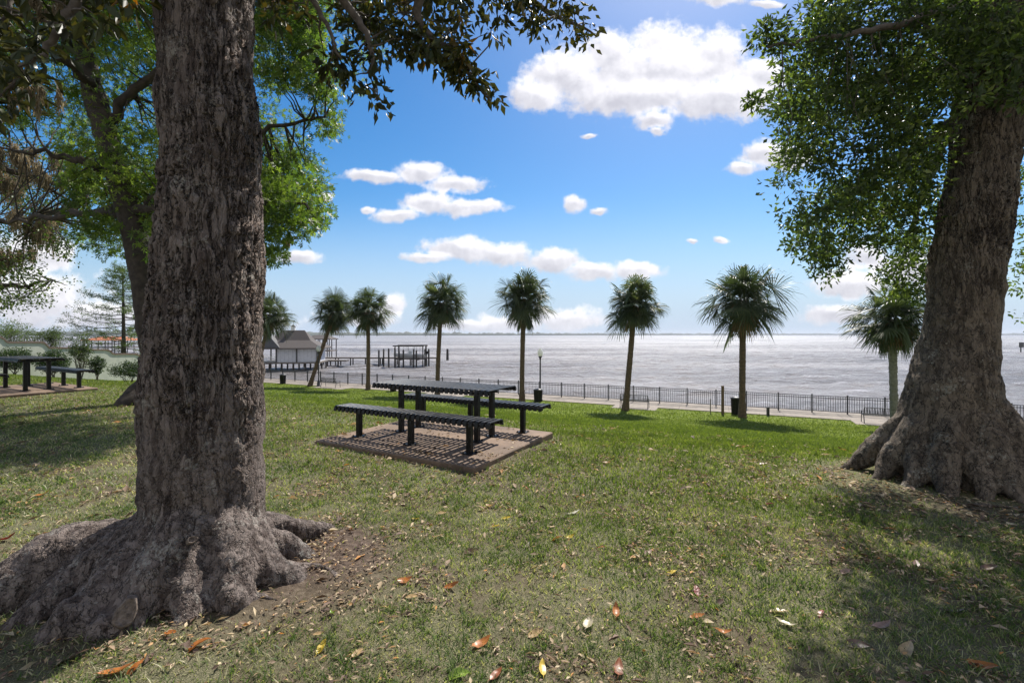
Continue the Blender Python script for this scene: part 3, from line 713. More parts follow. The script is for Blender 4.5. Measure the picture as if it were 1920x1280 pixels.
    top = top[(py < -30) | (pxx > 1960)]
    parts.append(clumps(top, 60, .27, rng, .078, .036))
    twigs(lb, LP, C, rng, .006, 11, 4); twigs(lb, [Vector((tx + .1, D, 6.5)), Vector((tx + .1, D, 7.5)), Vector((tx + .1, D, 8.5))], top[::3], rng, .03)
    par(lb.build('limbs', M['branch'], None, True), t)
    V, Fc, A = cat(parts); par(link('crown', npmesh('crown', V, Fc, {'rnd': A}), M['oak']), t)
right_tree()

def left_back_tree():
    g0 = G(292, 752); D = g0.y
    rows = [(700, 272, 318), (650, 262, 309), (600, 252, 300), (540, 245, 294), (500, 240, 290), (440, 228, 278), (380, 212, 262), (300, 188, 236), (220, 165, 212), (130, 142, 185), (50, 128, 168), (-60, 110, 145), (-250, 90, 118)]
    ch = trunk_chain(rows, D); ch = [(ch[0][0], D, g0.z - .25, .31)] + ch
    cx = ch[0][0]
    roots = [[(cx, D, g0.z + .25, .16), (cx - .3, D - .1, g0.z + .02, .09), (cx - .6, D - .2, g0.z - .06, .05)], [(cx, D, g0.z + .5, .28), (cx + .5, D - .4, g0.z, .14)], [(cx, D, g0.z + .5, .3), (cx - .2, D - .7, g0.z - .05, .14)]]
    t = empty('maple_tree', (cx, D, g0.z), label='leaning dark trunk with bright green star-shaped leaves, standing behind the left foreground trunk', cat='tree')
    par(link('trunk', organic([ch] + roots, .04, .04, 1.5, 41, n=20), M['bark_far'], None, True), t)
    rng = np.random.default_rng(43); lb = MB(); LP = []
    limbs = [[Wp(260, 420, D), Wp(330, 330, D), Wp(430, 260, D + .3), Wp(540, 230, D + .5), Wp(610, 220, D + .5)],
             [Wp(250, 400, D), Wp(350, 380, D - .5), Wp(470, 370, D - .8), Wp(570, 380, D - .8)],
             [Wp(200, 230, D), Wp(300, 130, D), Wp(450, 60, D), Wp(600, 50, D)], [Wp(180, 160, D), Wp(100, 100, D - 1), Wp(20, 90, D - 1)],
             [Wp(235, 400, D), Wp(150, 400, D + 1), Wp(60, 410, D + 1.5), Wp(-20, 420, D + 2)], [Wp(220, 330, D), Wp(120, 290, D), Wp(20, 280, D - .4)],
             [Wp(150, 30, D), Wp(250, -150, D), Wp(420, -250, D)], [Wp(150, 30, D), Wp(50, -150, D), Wp(-120, -250, D)]]
    for L_ in limbs:
        P = np.array([tuple(p) for p in L_]); k = np.linspace(0, len(P) - 1, 20); Q = np.stack([np.interp(k, range(len(P)), P[:, j]) for j in range(3)], 1)
        Q[1:-1] = (Q[:-2] + 2 * Q[1:-1] + Q[2:]) / 4; Q[1:-1] += rng.normal(0, .05, Q[1:-1].shape)
        lb.tube([Vector(q) for q in Q], list(np.linspace(.11, .02, len(Q))), 7); LP += [Vector(q) for q in Q[3:]]
    polys = [([(470, -60), (640, -60), (600, 10), (590, 60), (610, 100), (625, 150), (640, 225), (615, 250), (585, 215), (540, 190), (470, 190)], 190, 9.0, 12.5),
             ([(470, 190), (540, 190), (570, 240), (560, 290), (595, 320), (600, 350), (615, 390), (585, 440), (540, 450), (510, 490), (470, 500)], 150, 8.6, 12),
             ([(-80, -60), (330, -60), (330, 480), (250, 470), (150, 470), (120, 290), (60, 240), (-80, 230)], 560, 9, 14),
             ([(330, -60), (470, -60), (470, 450), (330, 450)], 130, 10, 13)]
    parts = []; Cs = []
    for i, (poly, n, d0, d1) in enumerate(polys):
        c = sample_poly(poly, n, rng, d0, d1, noise=(.45 if i < 3 else 0), nseed=8); Cs.append(c)
        parts.append(clumps(c, 40, .40, rng, .105, .105, STAR, droop=-.35))
    n = 300; top = np.stack([rng.uniform(-15, -3.5, n), rng.uniform(8, 14, n), rng.uniform(9.2, 13, n)], 1)
    parts.append(clumps(top, 30, .5, rng, .13, .13, STAR))
    C = np.concatenate(Cs); twigs(lb, LP, C, rng, .025, 3, 4)
    par(lb.build('limbs', M['bark_far'], None, True), t)
    V, Fc, A = cat(parts); par(link('crown', npmesh('crown', V, Fc, {'rnd': A}), M['maple']), t)
left_back_tree()

def moss_oak():
    D = 17; b = G(-190, 752); b = Vector((-22.5, 16.0, 0)); b.z = tzf(b.x, b.y)
    t = empty('live_oak', b, label='dark oak at the left edge hung with grey Spanish moss', cat='tree')
    rng = np.random.default_rng(53)
    ch = [(b.x, b.y, b.z - .3, .7), (b.x + .3, b.y, b.z + 2, .45), (b.x + .8, b.y, b.z + 5, .38), (b.x + 1.5, b.y, b.z + 9, .2)]
    par(link('trunk', organic([ch], .06, .05, 1.2, 3, n=16), M['bark_far'], None, True), t)
    lb = MB(); LP = []
    for L_ in ([Vector((b.x + .5, b.y, 4)), Wp(-60, 420, 16), Wp(40, 410, 16), Wp(110, 400, 16)], [Vector((b.x + .5, b.y, 3.2)), Wp(-60, 530, 17), Wp(30, 540, 17), Wp(100, 525, 17)],
               [Vector((b.x + .8, b.y, 6)), Wp(-40, 300, 15), Wp(60, 330, 15), Wp(140, 390, 15)]):
        P = np.array([tuple(p) for p in L_]); k = np.linspace(0, len(P) - 1, 18); Q = np.stack([np.interp(k, range(len(P)), P[:, j]) for j in range(3)], 1)
        Q[1:-1] += rng.normal(0, .08, Q[1:-1].shape); lb.tube([Vector(q) for q in Q], list(np.linspace(.17, .03, len(Q))), 7); LP += [Vector(q) for q in Q]
    polys = [([(-120, 440), (100, 430), (160, 470), (130, 525), (125, 550), (60, 590), (20, 575), (-120, 600)], 130, 15, 19), ([(-150, 220), (120, 250), (190, 420), (100, 450), (-150, 470)], 190, 14.5, 18)]
    parts = []; Cs = []
    for poly, n, d0, d1 in polys:
        c = sample_poly(poly, n, rng, d0, d1, noise=.4, nseed=5); Cs.append(c); parts.append(clumps(c, 34, .42, rng, .11, .06))
    C = np.concatenate(Cs); twigs(lb, LP, C, rng, .03, 2)
    par(lb.build('limbs', M['bark_far'], None, True), t)
    V, Fc, A = cat(parts); par(link('crown', npmesh('crown', V, Fc, {'rnd': A}), M['dark_leaf']), t)
    # Spanish moss: each hanging beard is a thing
    spots = [(40, 190, 2.8, .42, .085, 'thick pale beard hanging among the big leaves in the top left corner'), (62, 20, 2.7, .16, .05, 'short wispy beard hanging from the topmost leaves at the left'),
             (112, 20, 2.9, .2, .04, 'thin strand hanging at the top left beside the thick beard'),
             (22, 360, 15.5, 2.0, .55, 'wide tangled beard at the left edge under the oak limb'), (75, 430, 15.8, 2.0, .6, 'brown tangled beard hanging below the oak limb'),
             (10, 500, 16.5, 1.7, .55, 'lowest beard at the left edge of the oak'), (120, 350, 14.8, 1.6, .4, 'narrow beard hanging from the outer oak limb'), (540, 455, 11, .5, .1, 'small grey beard hanging from the bright crown right of the near trunk'), (55, 310, 15, 1.5, .45, 'upper grey beard high on the oak')]
    for (px, py, d, L, w, lab) in spots:
        c = Wp(px, py, d); n = int(950 if d > 5 else 320); V = []; Fs = []; A = []
        r = np.random.default_rng(int(px * 7 + py))
        subs = [(r.normal(0, w * .7), r.normal(0, w * .7), r.uniform(0, .35) * L, r.uniform(.45, 1.0)) for _ in range(9)]
        for k in range(n):
            sx, sy, sz, sl = subs[k % 9]; a = r.normal(0, w * .13, 2); a_ = math.hypot(*a) / (w * .13); p = np.array([c.x + sx + a[0], c.y + sy + a[1], c.z + L * .5 - sz - r.uniform(0, .5) * L * sl * .6]); ll = L * sl * r.uniform(.25, .6) / (1 + .5 * a_); seg = 5
            wd = .003 if d < 5 else .011; th = r.uniform(0, 3.14); ax = np.array([math.cos(th), math.sin(th), 0]) * wd
            pts = [p]
            for j in range(seg): p = p + np.array([r.normal(0, w * .05), r.normal(0, w * .05), -ll / seg]); pts.append(p)
            b0 = len(V)
            for j, q in enumerate(pts): V += [q - ax, q + ax]
            for j in range(seg): Fs.append((b0 + 2 * j, b0 + 2 * j + 1, b0 + 2 * j + 3, b0 + 2 * j + 2)); A.append(r.random())
        o = link('spanish_moss', npmesh('moss', np.array(V), np.array(Fs), {'rnd': np.array(A)}), M['moss'])
        tag(o, 'Spanish moss, ' + lab, 'moss', 'beards of Spanish moss')
moss_oak()

# ------------------------------------------------------------ palms
def palm(bpx, bpy_, tpx_, tpy, cx, cy, rpx, lab, seed, base=None, dead=.12, skirt=0, grey=False, tall=1.0):
    g0 = G(bpx, bpy_) if base is None else base; D = g0.y
    top = Wp(tpx_, tpy, D); cen = Wp(cx, cy, D); Rm = rpx / F * D
    t = empty('palm_tree', g0, label=lab, cat='palm tree', group='palm trees along the waterfront lawn')
    rng = np.random.default_rng(seed); mb = MB(); n = 34
    n = 90; mid = (g0 + top) / 2 + Vector((rng.normal(0, .06), 0, 0)) + (Vector(((top.x - g0.x) * -.06, 0, 0)))
    pts = []; rad = []; bot = g0 - Vector((0, 0, .15)); hub = cen.copy(); hub.z = max(top.z + .15, cen.z - Rm * .12)
    r0 = .20
    for i in range(n + 1):
        k = i / n; p = bot * (1 - k) ** 2 + mid * 2 * k * (1 - k) + hub * k * k
        r = r0 * (1.25 - .35 * min(1, k * 6)) if k < .17 else r0 * .9 * (1 - .12 * k)
        if k > .86: r *= 1.2
        if i == n: r *= .3
        pts.append(p); rad.append(r * (1 + .07 * (i % 2) + .05 * rng.normal()))
    mb.tube(pts, rad, 12); par(mb.build('trunk', M['palm_trunk_grey' if grey else 'palm_trunk'], None, True), t)
    def fronds(nf, elmin, elmax, blade, pet, deadf):
        V = []; Fs = []; A = []
        for k in range(nf):
            az = k * 2.399 + rng.normal(0, .2); q = (k + .5) / nf
            el = elmax + (elmin - elmax) * q ** .8 + rng.normal(0, .12)
            d = np.array([math.cos(az) * math.cos(el), math.sin(az) * math.cos(el), math.sin(el)])
            pl = pet * (rng.uniform(.45, 1.15) if k % 3 else rng.uniform(.04, .35)); P0 = np.array(hub) + d * .1
            P1 = P0 + d * pl + np.array([0, 0, -.05 * pl])
            side = np.cross(d, [0, 0, 1]); side /= np.linalg.norm(side) + 1e-6; upv = np.cross(side, d)
            # petiole
            b = len(V); V += [P0 - side * .02, P0 + side * .02, P1 + side * .012, P1 - side * .012]; Fs.append((b, b + 1, b + 2, b + 3)); A.append(.75)
            m = 24; R_ = blade * rng.uniform(.8, 1.12); roll = rng.normal(0, .95); cr = rng.random() * .6
            for j in range(m):
                a = (j / (m - 1) - .5) * 3.6
                lx = math.sin(a); ly = math.cos(a)
                dir_ = side * lx * math.cos(roll) + upv * lx * math.sin(roll) + d * (ly * .9 + .2) + upv * (-.15 * abs(lx))
                dir_ /= np.linalg.norm(dir_); ll = R_ * (.72 + .28 * math.cos(a * .6)) * rng.uniform(.85, 1.1)
                wv = np.cross(dir_, upv + rng.normal(0, .3, 3)); wv /= np.linalg.norm(wv) + 1e-6; w = .033
                pA = P1; pB = P1 + dir_ * ll * .55 + np.array([0, 0, -.06 * ll]); pC = P1 + dir_ * ll * .85 + np.array([0, 0, -.15 * ll]); pD = pC + np.array([dir_[0] * .14, dir_[1] * .14, -.13 + dir_[2] * .1]) * ll
                b = len(V); V += [pA - wv * w * .3, pA + wv * w * .3, pB + wv * w, pB - wv * w, pC + wv * w * .7, pC - wv * w * .7, pD + wv * .004, pD - wv * .004]
                Fs += [(b, b + 1, b + 2, b + 3), (b + 3, b + 2, b + 4, b + 5), (b + 5, b + 4, b + 6, b + 7)]; v = min(1, cr + rng.random() * .4); A += [v] * 3
        return npmesh('fronds', np.array(V), np.array(Fs), {'rnd': np.array(A)})
    par(link('crown', fronds(int(rng.integers(58, 72)), -1.0, 1.5, Rm * .58, Rm * .54, 0), M['palm']), t)
    par(link('dead_fronds', fronds(4 + skirt, -1.45, -.9, Rm * .42, Rm * (.40 if skirt < 10 else .25), 1), M['palm_dead']), t)
    return t
palm(478, 718, 500, 612, 507, 584, 46, 'palm half hidden behind the left foreground trunk', 1)
palm(580, 724, 621, 612, 628, 580, 46, 'leaning palm beside the white globe lamp', 2)
palm(690, 731, 687, 606, 690, 574, 50, 'straight palm just right of the leaning palm', 3)
palm(820, 742, 823, 598, 828, 560, 56, 'palm rising behind the near picnic table', 4, skirt=3)
palm(979, 752, 980, 590, 983, 552, 60, 'palm just left of the lamp post with the black bin', 5, skirt=2)
palm(1172, 770, 1187, 598, 1190, 564, 60, 'slightly leaning palm in front of a park bench', 6)
palm(1392, 783, 1390, 612, 1394, 552, 80, 'tallest fullest palm, beside the wooden post', 7, skirt=5)
palm(1679, 804, 1676, 655, 1674, 588, 78, 'grey-trunked palm with a brown skirt of dead fronds next to the right tree', 8, skirt=14, grey=True)

# ------------------------------------------------------------ picnic tables
PA = Vector((.872, -.49, 0)); ANG = math.atan2(-.49, .872)
def slat_top(name, L, Wd, pitch, parent, mat, zt, cx=0, cy=0, n=None):
    mb = MB(); n = int(L / pitch); th = .014; bw = pitch * .62
    for i in range(n):
        x = cx + (i - (n - 1) / 2) * pitch
        prof = []
        h = Wd / 2; r = .03
        # cross-section path in y-z: flat with rolled-down ends
        path = [(-h - .004, -.075), (-h, -.045), (-h + .006, -.02), (-h + .025, -.003), (-h + .05, 0), (h - .05, 0), (h - .025, -.003), (h - .006, -.02), (h, -.045), (h + .004, -.075)]
        vs = []; m = len(path)
        for k, (y, z) in enumerate(path):
            y0, z0 = path[max(k - 1, 0)]; y1, z1 = path[min(k + 1, m - 1)]; ty, tz_ = y1 - y0, z1 - z0; l = math.hypot(ty, tz_); ny, nz = -tz_ / l, ty / l
            for (sx, sn) in ((-.5, 0), (-.42, .004), (.42, .004), (.5, 0), (.5, -th), (-.5, -th)):
                vs.append((x + sx * bw, cy + y + ny * sn, zt + z + nz * sn))
        fs = []
        for k in range(m - 1):
            for j in range(6):
                j2 = (j + 1) % 6; fs.append((k * 6 + j, k * 6 + j2, (k + 1) * 6 + j2, (k + 1) * 6 + j))
        fs += [tuple(range(6))[::-1], tuple((m - 1) * 6 + j for j in range(6))]
        mb.add(vs, fs)
    for sy in (-1, 1):
        mb.tube([(cx - L / 2 + .02, cy + sy * (Wd / 2 - .035), zt - .045), (cx + L / 2 - .02, cy + sy * (Wd / 2 - .035), zt - .045)], .021, 8)
        mb.tube([(cx - L / 2 + .02, cy + sy * (Wd * .2), zt - .032), (cx + L / 2 - .02, cy + sy * (Wd * .2), zt - .032)], .016, 6)
    o = mb.build(name, mat, parent); return o
def post(parent, x, y, z0, z1, w=.075):
    mb = MB(); mb.box((x, y, (z0 + z1) / 2), (w, w, z1 - z0), bev=.008); mb.box((x, y, z0 + .006), (.16, .16, .012), bev=.003)
    for bx_ in (-.06, .06):
        for by_ in (-.06, .06): mb.lathe([(.011, .012), (.011, .024), (.006, .028)], (x + bx_, y + by_, z0), 6)
    return mb.build('post', M['black'], parent)
def picnic(cx, cy, z, labs, grp, rz=ANG, second=False):
    out = []
    pt = MB(); pt.box((0, 0, -.105), (2.78, 2.20, .30), bev=.012)
    pad = pt.build('concrete_pad', M['pad']); pad.location = (cx, cy, z); pad.rotation_euler = (0, 0, rz)
    tag(pad, labs[0], 'pad', 'concrete pads under the picnic tables')
    zz = z + .045
    t = empty('picnic_table', (cx, cy, zz), rz, label=labs[1], cat='picnic table', group='picnic tables')
    slat_top('tabletop', 2.25, .80, .085, t, M['black'], .76, -.08, .19)
    for sx in (-.74, .70):
        for sy in (-.01, .39): post(t, sx, sy, 0, .72)
        mb = MB(); mb.beam((sx, -.14, .70), (sx, .52, .70), .05, .05); mb.build('crossbar', M['black'], t)
    for k, (yy, lb) in enumerate(((-.60, labs[2]), (.86, labs[3]))):
        b = empty('picnic_bench', (cx, cy, zz), rz, label=lb, cat='bench', group='benches at the picnic tables')
        slat_top('seat', 2.82, .34, .085, b, M['black'], .455, 0, yy)
        for sx in (-1.03, -.01, .98): post(b, sx, yy, 0, .42)
    return t
zc = tzf(-1.106, 6.863); PADTOP = max(0, zc) + .045
picnic(-1.106, 6.863, 0.0 + max(0, zc) , ['sandy concrete pad under the picnic table in the middle', 'black slatted metal picnic table in the middle of the lawn', 'black slatted bench on the near side of the middle table', 'black slatted bench on the river side of the middle table'], '')
c2 = Vector((-12.05, 11.05, 0)); c2.z = tzf(c2.x, c2.y)
picnic(c2.x, c2.y, c2.z, ['sandy concrete pad under the picnic table at the left edge', 'black slatted picnic table cut by the left edge of the photo', 'black slatted bench on the near side of the left table', 'black slatted bench on the river side of the left table'], '')
c3 = G(20, 692)
picnic(c3.x - .8, c3.y, c3.z, ['far concrete pad beyond the left picnic table', 'far black picnic table beyond the left one', 'near bench of the far picnic table on the left', 'far bench of the far picnic table on the left'], '')

# ------------------------------------------------------------ fence
def fence():
    x, y = ST(-2.18, 0); t = empty('metal_fence', (x, y, TERR), math.atan2(TY, TX), label='long black picket railing between the path and the river', cat='fence')
    z = .03; sp = 1.83; n = 46; t0 = -48.0
    for i in range(n):
        mb = MB(); mb.box((t0 + i * sp, 0, z + .56), (.07, .07, 1.12), bev=.005); mb.box((t0 + i * sp, 0, z + 1.135), (.09, .09, .03)); mb.build('post', M['black_iron'], t)
        if i < n - 1:
            mb = MB(); a = t0 + i * sp + .036; b = a + sp - .072
            for zz in (1.06, .93, .12): mb.box(((a + b) / 2, 0, z + zz), (b - a, .035, .035))
            m = 14
            for k in range(m):
                px = a + (k + .5) * (b - a) / m
                mb.box((px, 0, z + .595), (.020, .020, .91))
            mb.build('railing_panel', M['black_iron'], t)
fence()

# ------------------------------------------------------------ waterfront furniture
def park_bench_mesh():
    t = empty('park_bench')
    seat = MB()
    for k in range(26):
        x = -.87 + k * 1.74 / 25; seat.tube([(x, -.20, .45), (x, .10, .44), (x, .22, .42)], .012, 5)
    for y in (-.2, .22): seat.beam((-.9, y, .435), (.9, y, .435), .03, .03)
    seat.build('seat', M['black_iron'], t)
    back = MB()
    for k in range(26):
        x = -.87 + k * 1.74 / 25; back.beam((x, -.22, .47), (x, -.33, .86), .022, .012)
    back.beam((-.9, -.335, .87), (.9, -.335, .87), .035, .03); back.beam((-.9, -.225, .50), (.9, -.225, .50), .03, .03); back.build('backrest', M['black_iron'], t)
    for sx in (-.9, .9):
        lg = MB(); lg.tube([(sx, -.34, 0), (sx, -.24, .44), (sx, -.34, .88)], .022, 6); lg.tube([(sx, .26, 0), (sx, .22, .43), (sx, .22, .64), (sx, -.26, .64)], .02, 6); lg.tube([(sx, -.24, .43), (sx, .22, .43)], .02, 6)
        lg.build('leg_frame', M['black_iron'], t)
    return t
bench0 = park_bench_mesh(); first = True
for px, s, lab in ((620, .45, 'black metal park bench right of the white globe lamp, facing the river'), (832, .45, 'black metal park bench partly hidden behind the middle picnic table'),
                   (1190, .5, 'black metal park bench behind the leaning palm on the path'), (1656, .5, 'black metal park bench beside the grey-trunked palm')):
    b = bench0 if first else copy_tree(bench0); first = False
    x, y = ST(s, tpx(px, s)); b.location = (x, y, TERR + .03); b.rotation_euler = (0, 0, math.atan2(TY, TX))
    tag(b, lab, 'bench', 'park benches facing the river')
def lamp(px, s, lab):
    x, y = ST(s, tpx(px, s)); t = empty('street_lamp', (x, y, TERR + (.03 if s < 0 else 0)), label=lab, cat='lamp', group='globe lamps by the path')
    mb = MB(); mb.lathe([(.20, -.05), (.20, .08), (.15, .12), (.13, .45), (.09, .55), (.06, .62), (.052, 2.6), (.045, 3.05), (.08, 3.08), (.06, 3.14), (.13, 3.24), (.14, 3.3)], n=14); mb.build('pole', M['black_iron'], t, True)
    g_ = MB(); g_.lathe([(.12, 3.3), (.19, 3.42), (.21, 3.55), (.18, 3.7), (.10, 3.82), (.04, 3.87), (.02, 3.93)], n=16)
    m, g = newmat('lamp_globe'); a = g.n('ShaderNodeBsdfPrincipled', {'Base Color': (.8, .8, .78, 1), 'Roughness': .2}).outputs[0]; b = g.n('ShaderNodeBsdfTranslucent', {'Color': (.85, .85, .82, 1)}).outputs[0]
    finish(g, g.n('ShaderNodeMixShader', {0: .5, 1: a, 2: b}).outputs[0]); g_.build('globe', m, t, True)
lamp(597, .3, 'black lamp post with white globe beside the leaning palm'); lamp(1013, .25, 'black lamp post with pale globe above the middle bin')
def bin_(px, s, lab, h=.85, r=.28):
    x, y = ST(s, tpx(px, s)); t = empty('litter_bin', (x, y, TERR + (.03 if s < 0 else .0)), label=lab, cat='litter bin', group='black litter bins by the path')
    b = MB(); b.lathe([(r * .85, 0), (r * .88, .05), (r, h)], n=18)
    for k in range(22):
        a = 2 * math.pi * k / 22; b.beam((math.cos(a) * r * .90, math.sin(a) * r * .90, .04), (math.cos(a) * (r + .012), math.sin(a) * (r + .012), h - .02), .045, .012, up=(math.cos(a), math.sin(a), 0))
    b.build('body', M['black'], t)
    l = MB(); l.lathe([(r + .03, h), (r + .03, h + .05), (r * .6, h + .12), (.12, h + .14)], n=18); l.build('lid', M['black_iron'], t, True)
bin_(530, .1, 'black slatted bin right of the near trunk, at the path'); bin_(737, .25, 'black bin mostly hidden behind the middle picnic table'); bin_(1009, .6, 'black bin at the foot of the middle lamp post', .82, .32); bin_(1381, .4, 'black bin half hidden by the tallest palm', .95, .3)
def stake(name, px, py, h, w, mat, lab, cat_):
    p = G(px, py); mb = MB(); mb.box((p.x, p.y, p.z + h / 2 - .06), (w, w, h + .12), bev=.006); mb.box((p.x, p.y, p.z + h + .012), (w * 1.15, w * 1.15, .024), bev=.004); tag(mb.build(name, mat), lab, cat_)
stake('wooden_post', 1355, 776, 1.72, .13, M['wood_post'], 'plain tall wooden post standing left of the tallest palm', 'post')
stake('marker_stake', 1332, 774, .86, .05, M['wood_grey'], 'thin short stake left of the wooden post', 'stake')
stake('bollard', 1440, 779, .5, .13, M['black_iron'], 'short black bollard in the grass right of the tallest palm', 'bollard')

# ------------------------------------------------------------ neighbour's wall and shrubs
wa = G(-40, 683); wb = G(276, 699)
wa = Vector((-37.0, 33.5, 0)); wb = Vector((-35.2, 46.0, 0))
def wallpt(px, py):
    u = (px - 960) / F; d = wb - wa
    # intersect x = u*y with wa + k d
    k = (u * wa.y - wa.x) / (d.x - u * d.y); p = wa + d * k
    return k * d.length, EYE - (py - HY) / F * p.y
def garden_wall():
    d = (wb - wa); L = d.length; ang = math.atan2(d.y, d.x)
    t = empty('garden_wall', (wa.x, wa.y, 0), ang, label='pale green stucco garden wall with stepped brown coping', cat='wall')
    prof = [(-40, 630), (0, 634), (5, 637), (9, 642), (14, 643.5), (76, 643), (82, 645), (87, 650), (90, 653.5), (130, 653.5), (163, 656.5), (198, 657), (204, 659), (208, 663.5), (213, 665), (252, 664.5), (258, 667), (263, 671), (290, 672)]
    pts = [wallpt(*p) for p in prof]; mb = MB(); cp = MB(); th = .11
    zb = [tzf(*(wa + d.normalized() * s).xy) - .3 for s, z in pts]
    for i in range(len(pts) - 1):
        (s0, z0), (s1, z1) = pts[i], pts[i + 1]
        vs = [(s0, -th, zb[i]), (s1, -th, zb[i + 1]), (s1, -th, z1), (s0, -th, z0), (s0, th, zb[i]), (s1, th, zb[i + 1]), (s1, th, z1), (s0, th, z0)]
        mb.add(vs, [(0, 1, 2, 3), (5, 4, 7, 6), (3, 2, 6, 7)] + ([(0, 3, 7, 4)] if i == 0 else []) + ([(1, 5, 6, 2)] if i == len(pts) - 2 else []))
        e = .06; vs = [(s0, -th - e, z0 + .002), (s1, -th - e, z1 + .002), (s1, -th - e, z1 + .13), (s0, -th - e, z0 + .13), (s0, th + e, z0 + .002), (s1, th + e, z1 + .002), (s1, th + e, z1 + .13), (s0, th + e, z0 + .13)]
        cp.add(vs, [(0, 1, 2, 3), (5, 4, 7, 6), (3, 2, 6, 7), (0, 4, 5, 1)])
    mb.build('wall', M['wall'], t); cp.build('coping', M['cap'], t)
garden_wall()
def shrub(name, px, py0, py1, rpx, D, lab, mat='shrub', n=60, per=28, stems=0, L=.08, sparse=False, cat_='shrub'):
    c = Wp(px, (py0 + py1) / 2, D); bx = Wp(px, py1, D); gz = tzf(bx.x, bx.y); hz = (py1 - py0) / 2 / F * D; rx = rpx / F * D
    t = empty(name, (bx.x, bx.y, gz), label=lab, cat=cat_); rng = np.random.default_rng(int(px * 3 + py0))
    g_ = rng.normal(size=(n, 3)); g_ /= np.linalg.norm(g_, axis=1, keepdims=True); g_ *= (rng.random(n) ** (.5 if sparse else .4))[:, None]
    C = np.array(c) + g_ * np.array([rx, rx * .9, hz]) * .88
    mb = MB()
    for k in range(max(5, stems)):
        q = C[k % n]; b0 = Vector((bx.x + rng.normal(0, rx * .12), bx.y, gz - .1)); mb.tube(bez(b0, q, 0, 5, rng, .04), list(np.linspace(.035, .008, 6)), 5)
    twigs(mb, [Vector((bx.x, bx.y, gz)).lerp(Vector(c), k) for k in (.3, .6, .9)], C, rng, .02, 3 if not sparse else 1)
    par(mb.build('stems', M['branch'], None), t)
    V, Fc, A = clumps(C, per, rx * (.26 if not sparse else .2) + .05, rng, L, L * .5); par(link('foliage', npmesh('foliage', V, Fc, {'rnd': A}), M[mat]), t)
shrub('round_shrub', 99, 654, 700, 27, 33, 'round dark shrub in front of the wall behind the left picnic table', n=90, per=50, L=.12)
shrub('low_shrub', 28, 647, 694, 32, 31, 'wide dark shrub at the left end of the wall', n=80, per=50, L=.12)
shrub('wall_shrub', 181, 664, 704, 15, 37, 'small dark shrub against the middle of the wall', n=50, per=40, L=.12)
shrub('hedge_shrub', 243, 678, 711, 30, 37, 'low broad dark shrub near the leaning trunk', n=70, per=50, L=.12)
shrub('leafy_shrub', 150, 618, 692, 24, 36, 'tall thin-stemmed shrub in front of the wall', 'dark_leaf', 60, 34, 7, .12, True)
shrub('small_tree', 22, 596, 650, 42, 47, 'wispy grey-green tree beyond the left end of the wall', 'cypress', 90, 30, 6, .14, True, 'tree')
shrub('small_tree', 95, 608, 655, 33, 49, 'small bushy tree beyond the wall above the round shrub', 'dark_leaf', 80, 34, 6, .14, True, 'tree')
def cypress():
    D = 50; b = Wp(233, 680, D); b.z = tzf(b.x, b.y); rng = np.random.default_rng(77)
    t = empty('cypress_tree', b, label='sparse feathery conifer with level branches beyond the wall', cat='tree')
    top = Wp(230, 498, D); mb = MB(); mb.tube([b - Vector((0, 0, .2)), b.lerp(top, .5), top], [.24, .16, .03], 10); par(mb.build('trunk', M['bark_far'], None, True), t)
    lb = MB(); C = []
    for k in range(64):
        f = .22 + .78 * (k / 64); z = b.z + (top.z - b.z) * f; L = (5.8 if True else 0) * (1.15 - f) ** .8 * rng.uniform(.55, 1.0); a = k * 2.4 + rng.normal(0, .3)
        if math.cos(a) < 0: L *= 1.25
        p0 = Vector((b.x, b.y, z)); p1 = p0 + Vector((math.cos(a) * L, math.sin(a) * L, L * rng.uniform(.05, .28)))
        pts = bez(p0, p1, -.1 * L, 7, rng, .05); lb.tube(pts, list(np.linspace(.05, .012, 8)), 4, False)
        for q in pts[3:]:
            for _ in range(3): C.append(np.array(q) + rng.normal(0, .22, 3) * np.array([1, 1, .45]))
    par(lb.build('limbs', M['bark_far'], None), t); V, Fc, A = clumps(np.array(C), 24, .34, rng, .15, .05, flat=.6); par(link('crown', npmesh('crown', V, Fc, {'rnd': A}), M['cypress']), t)
cypress()

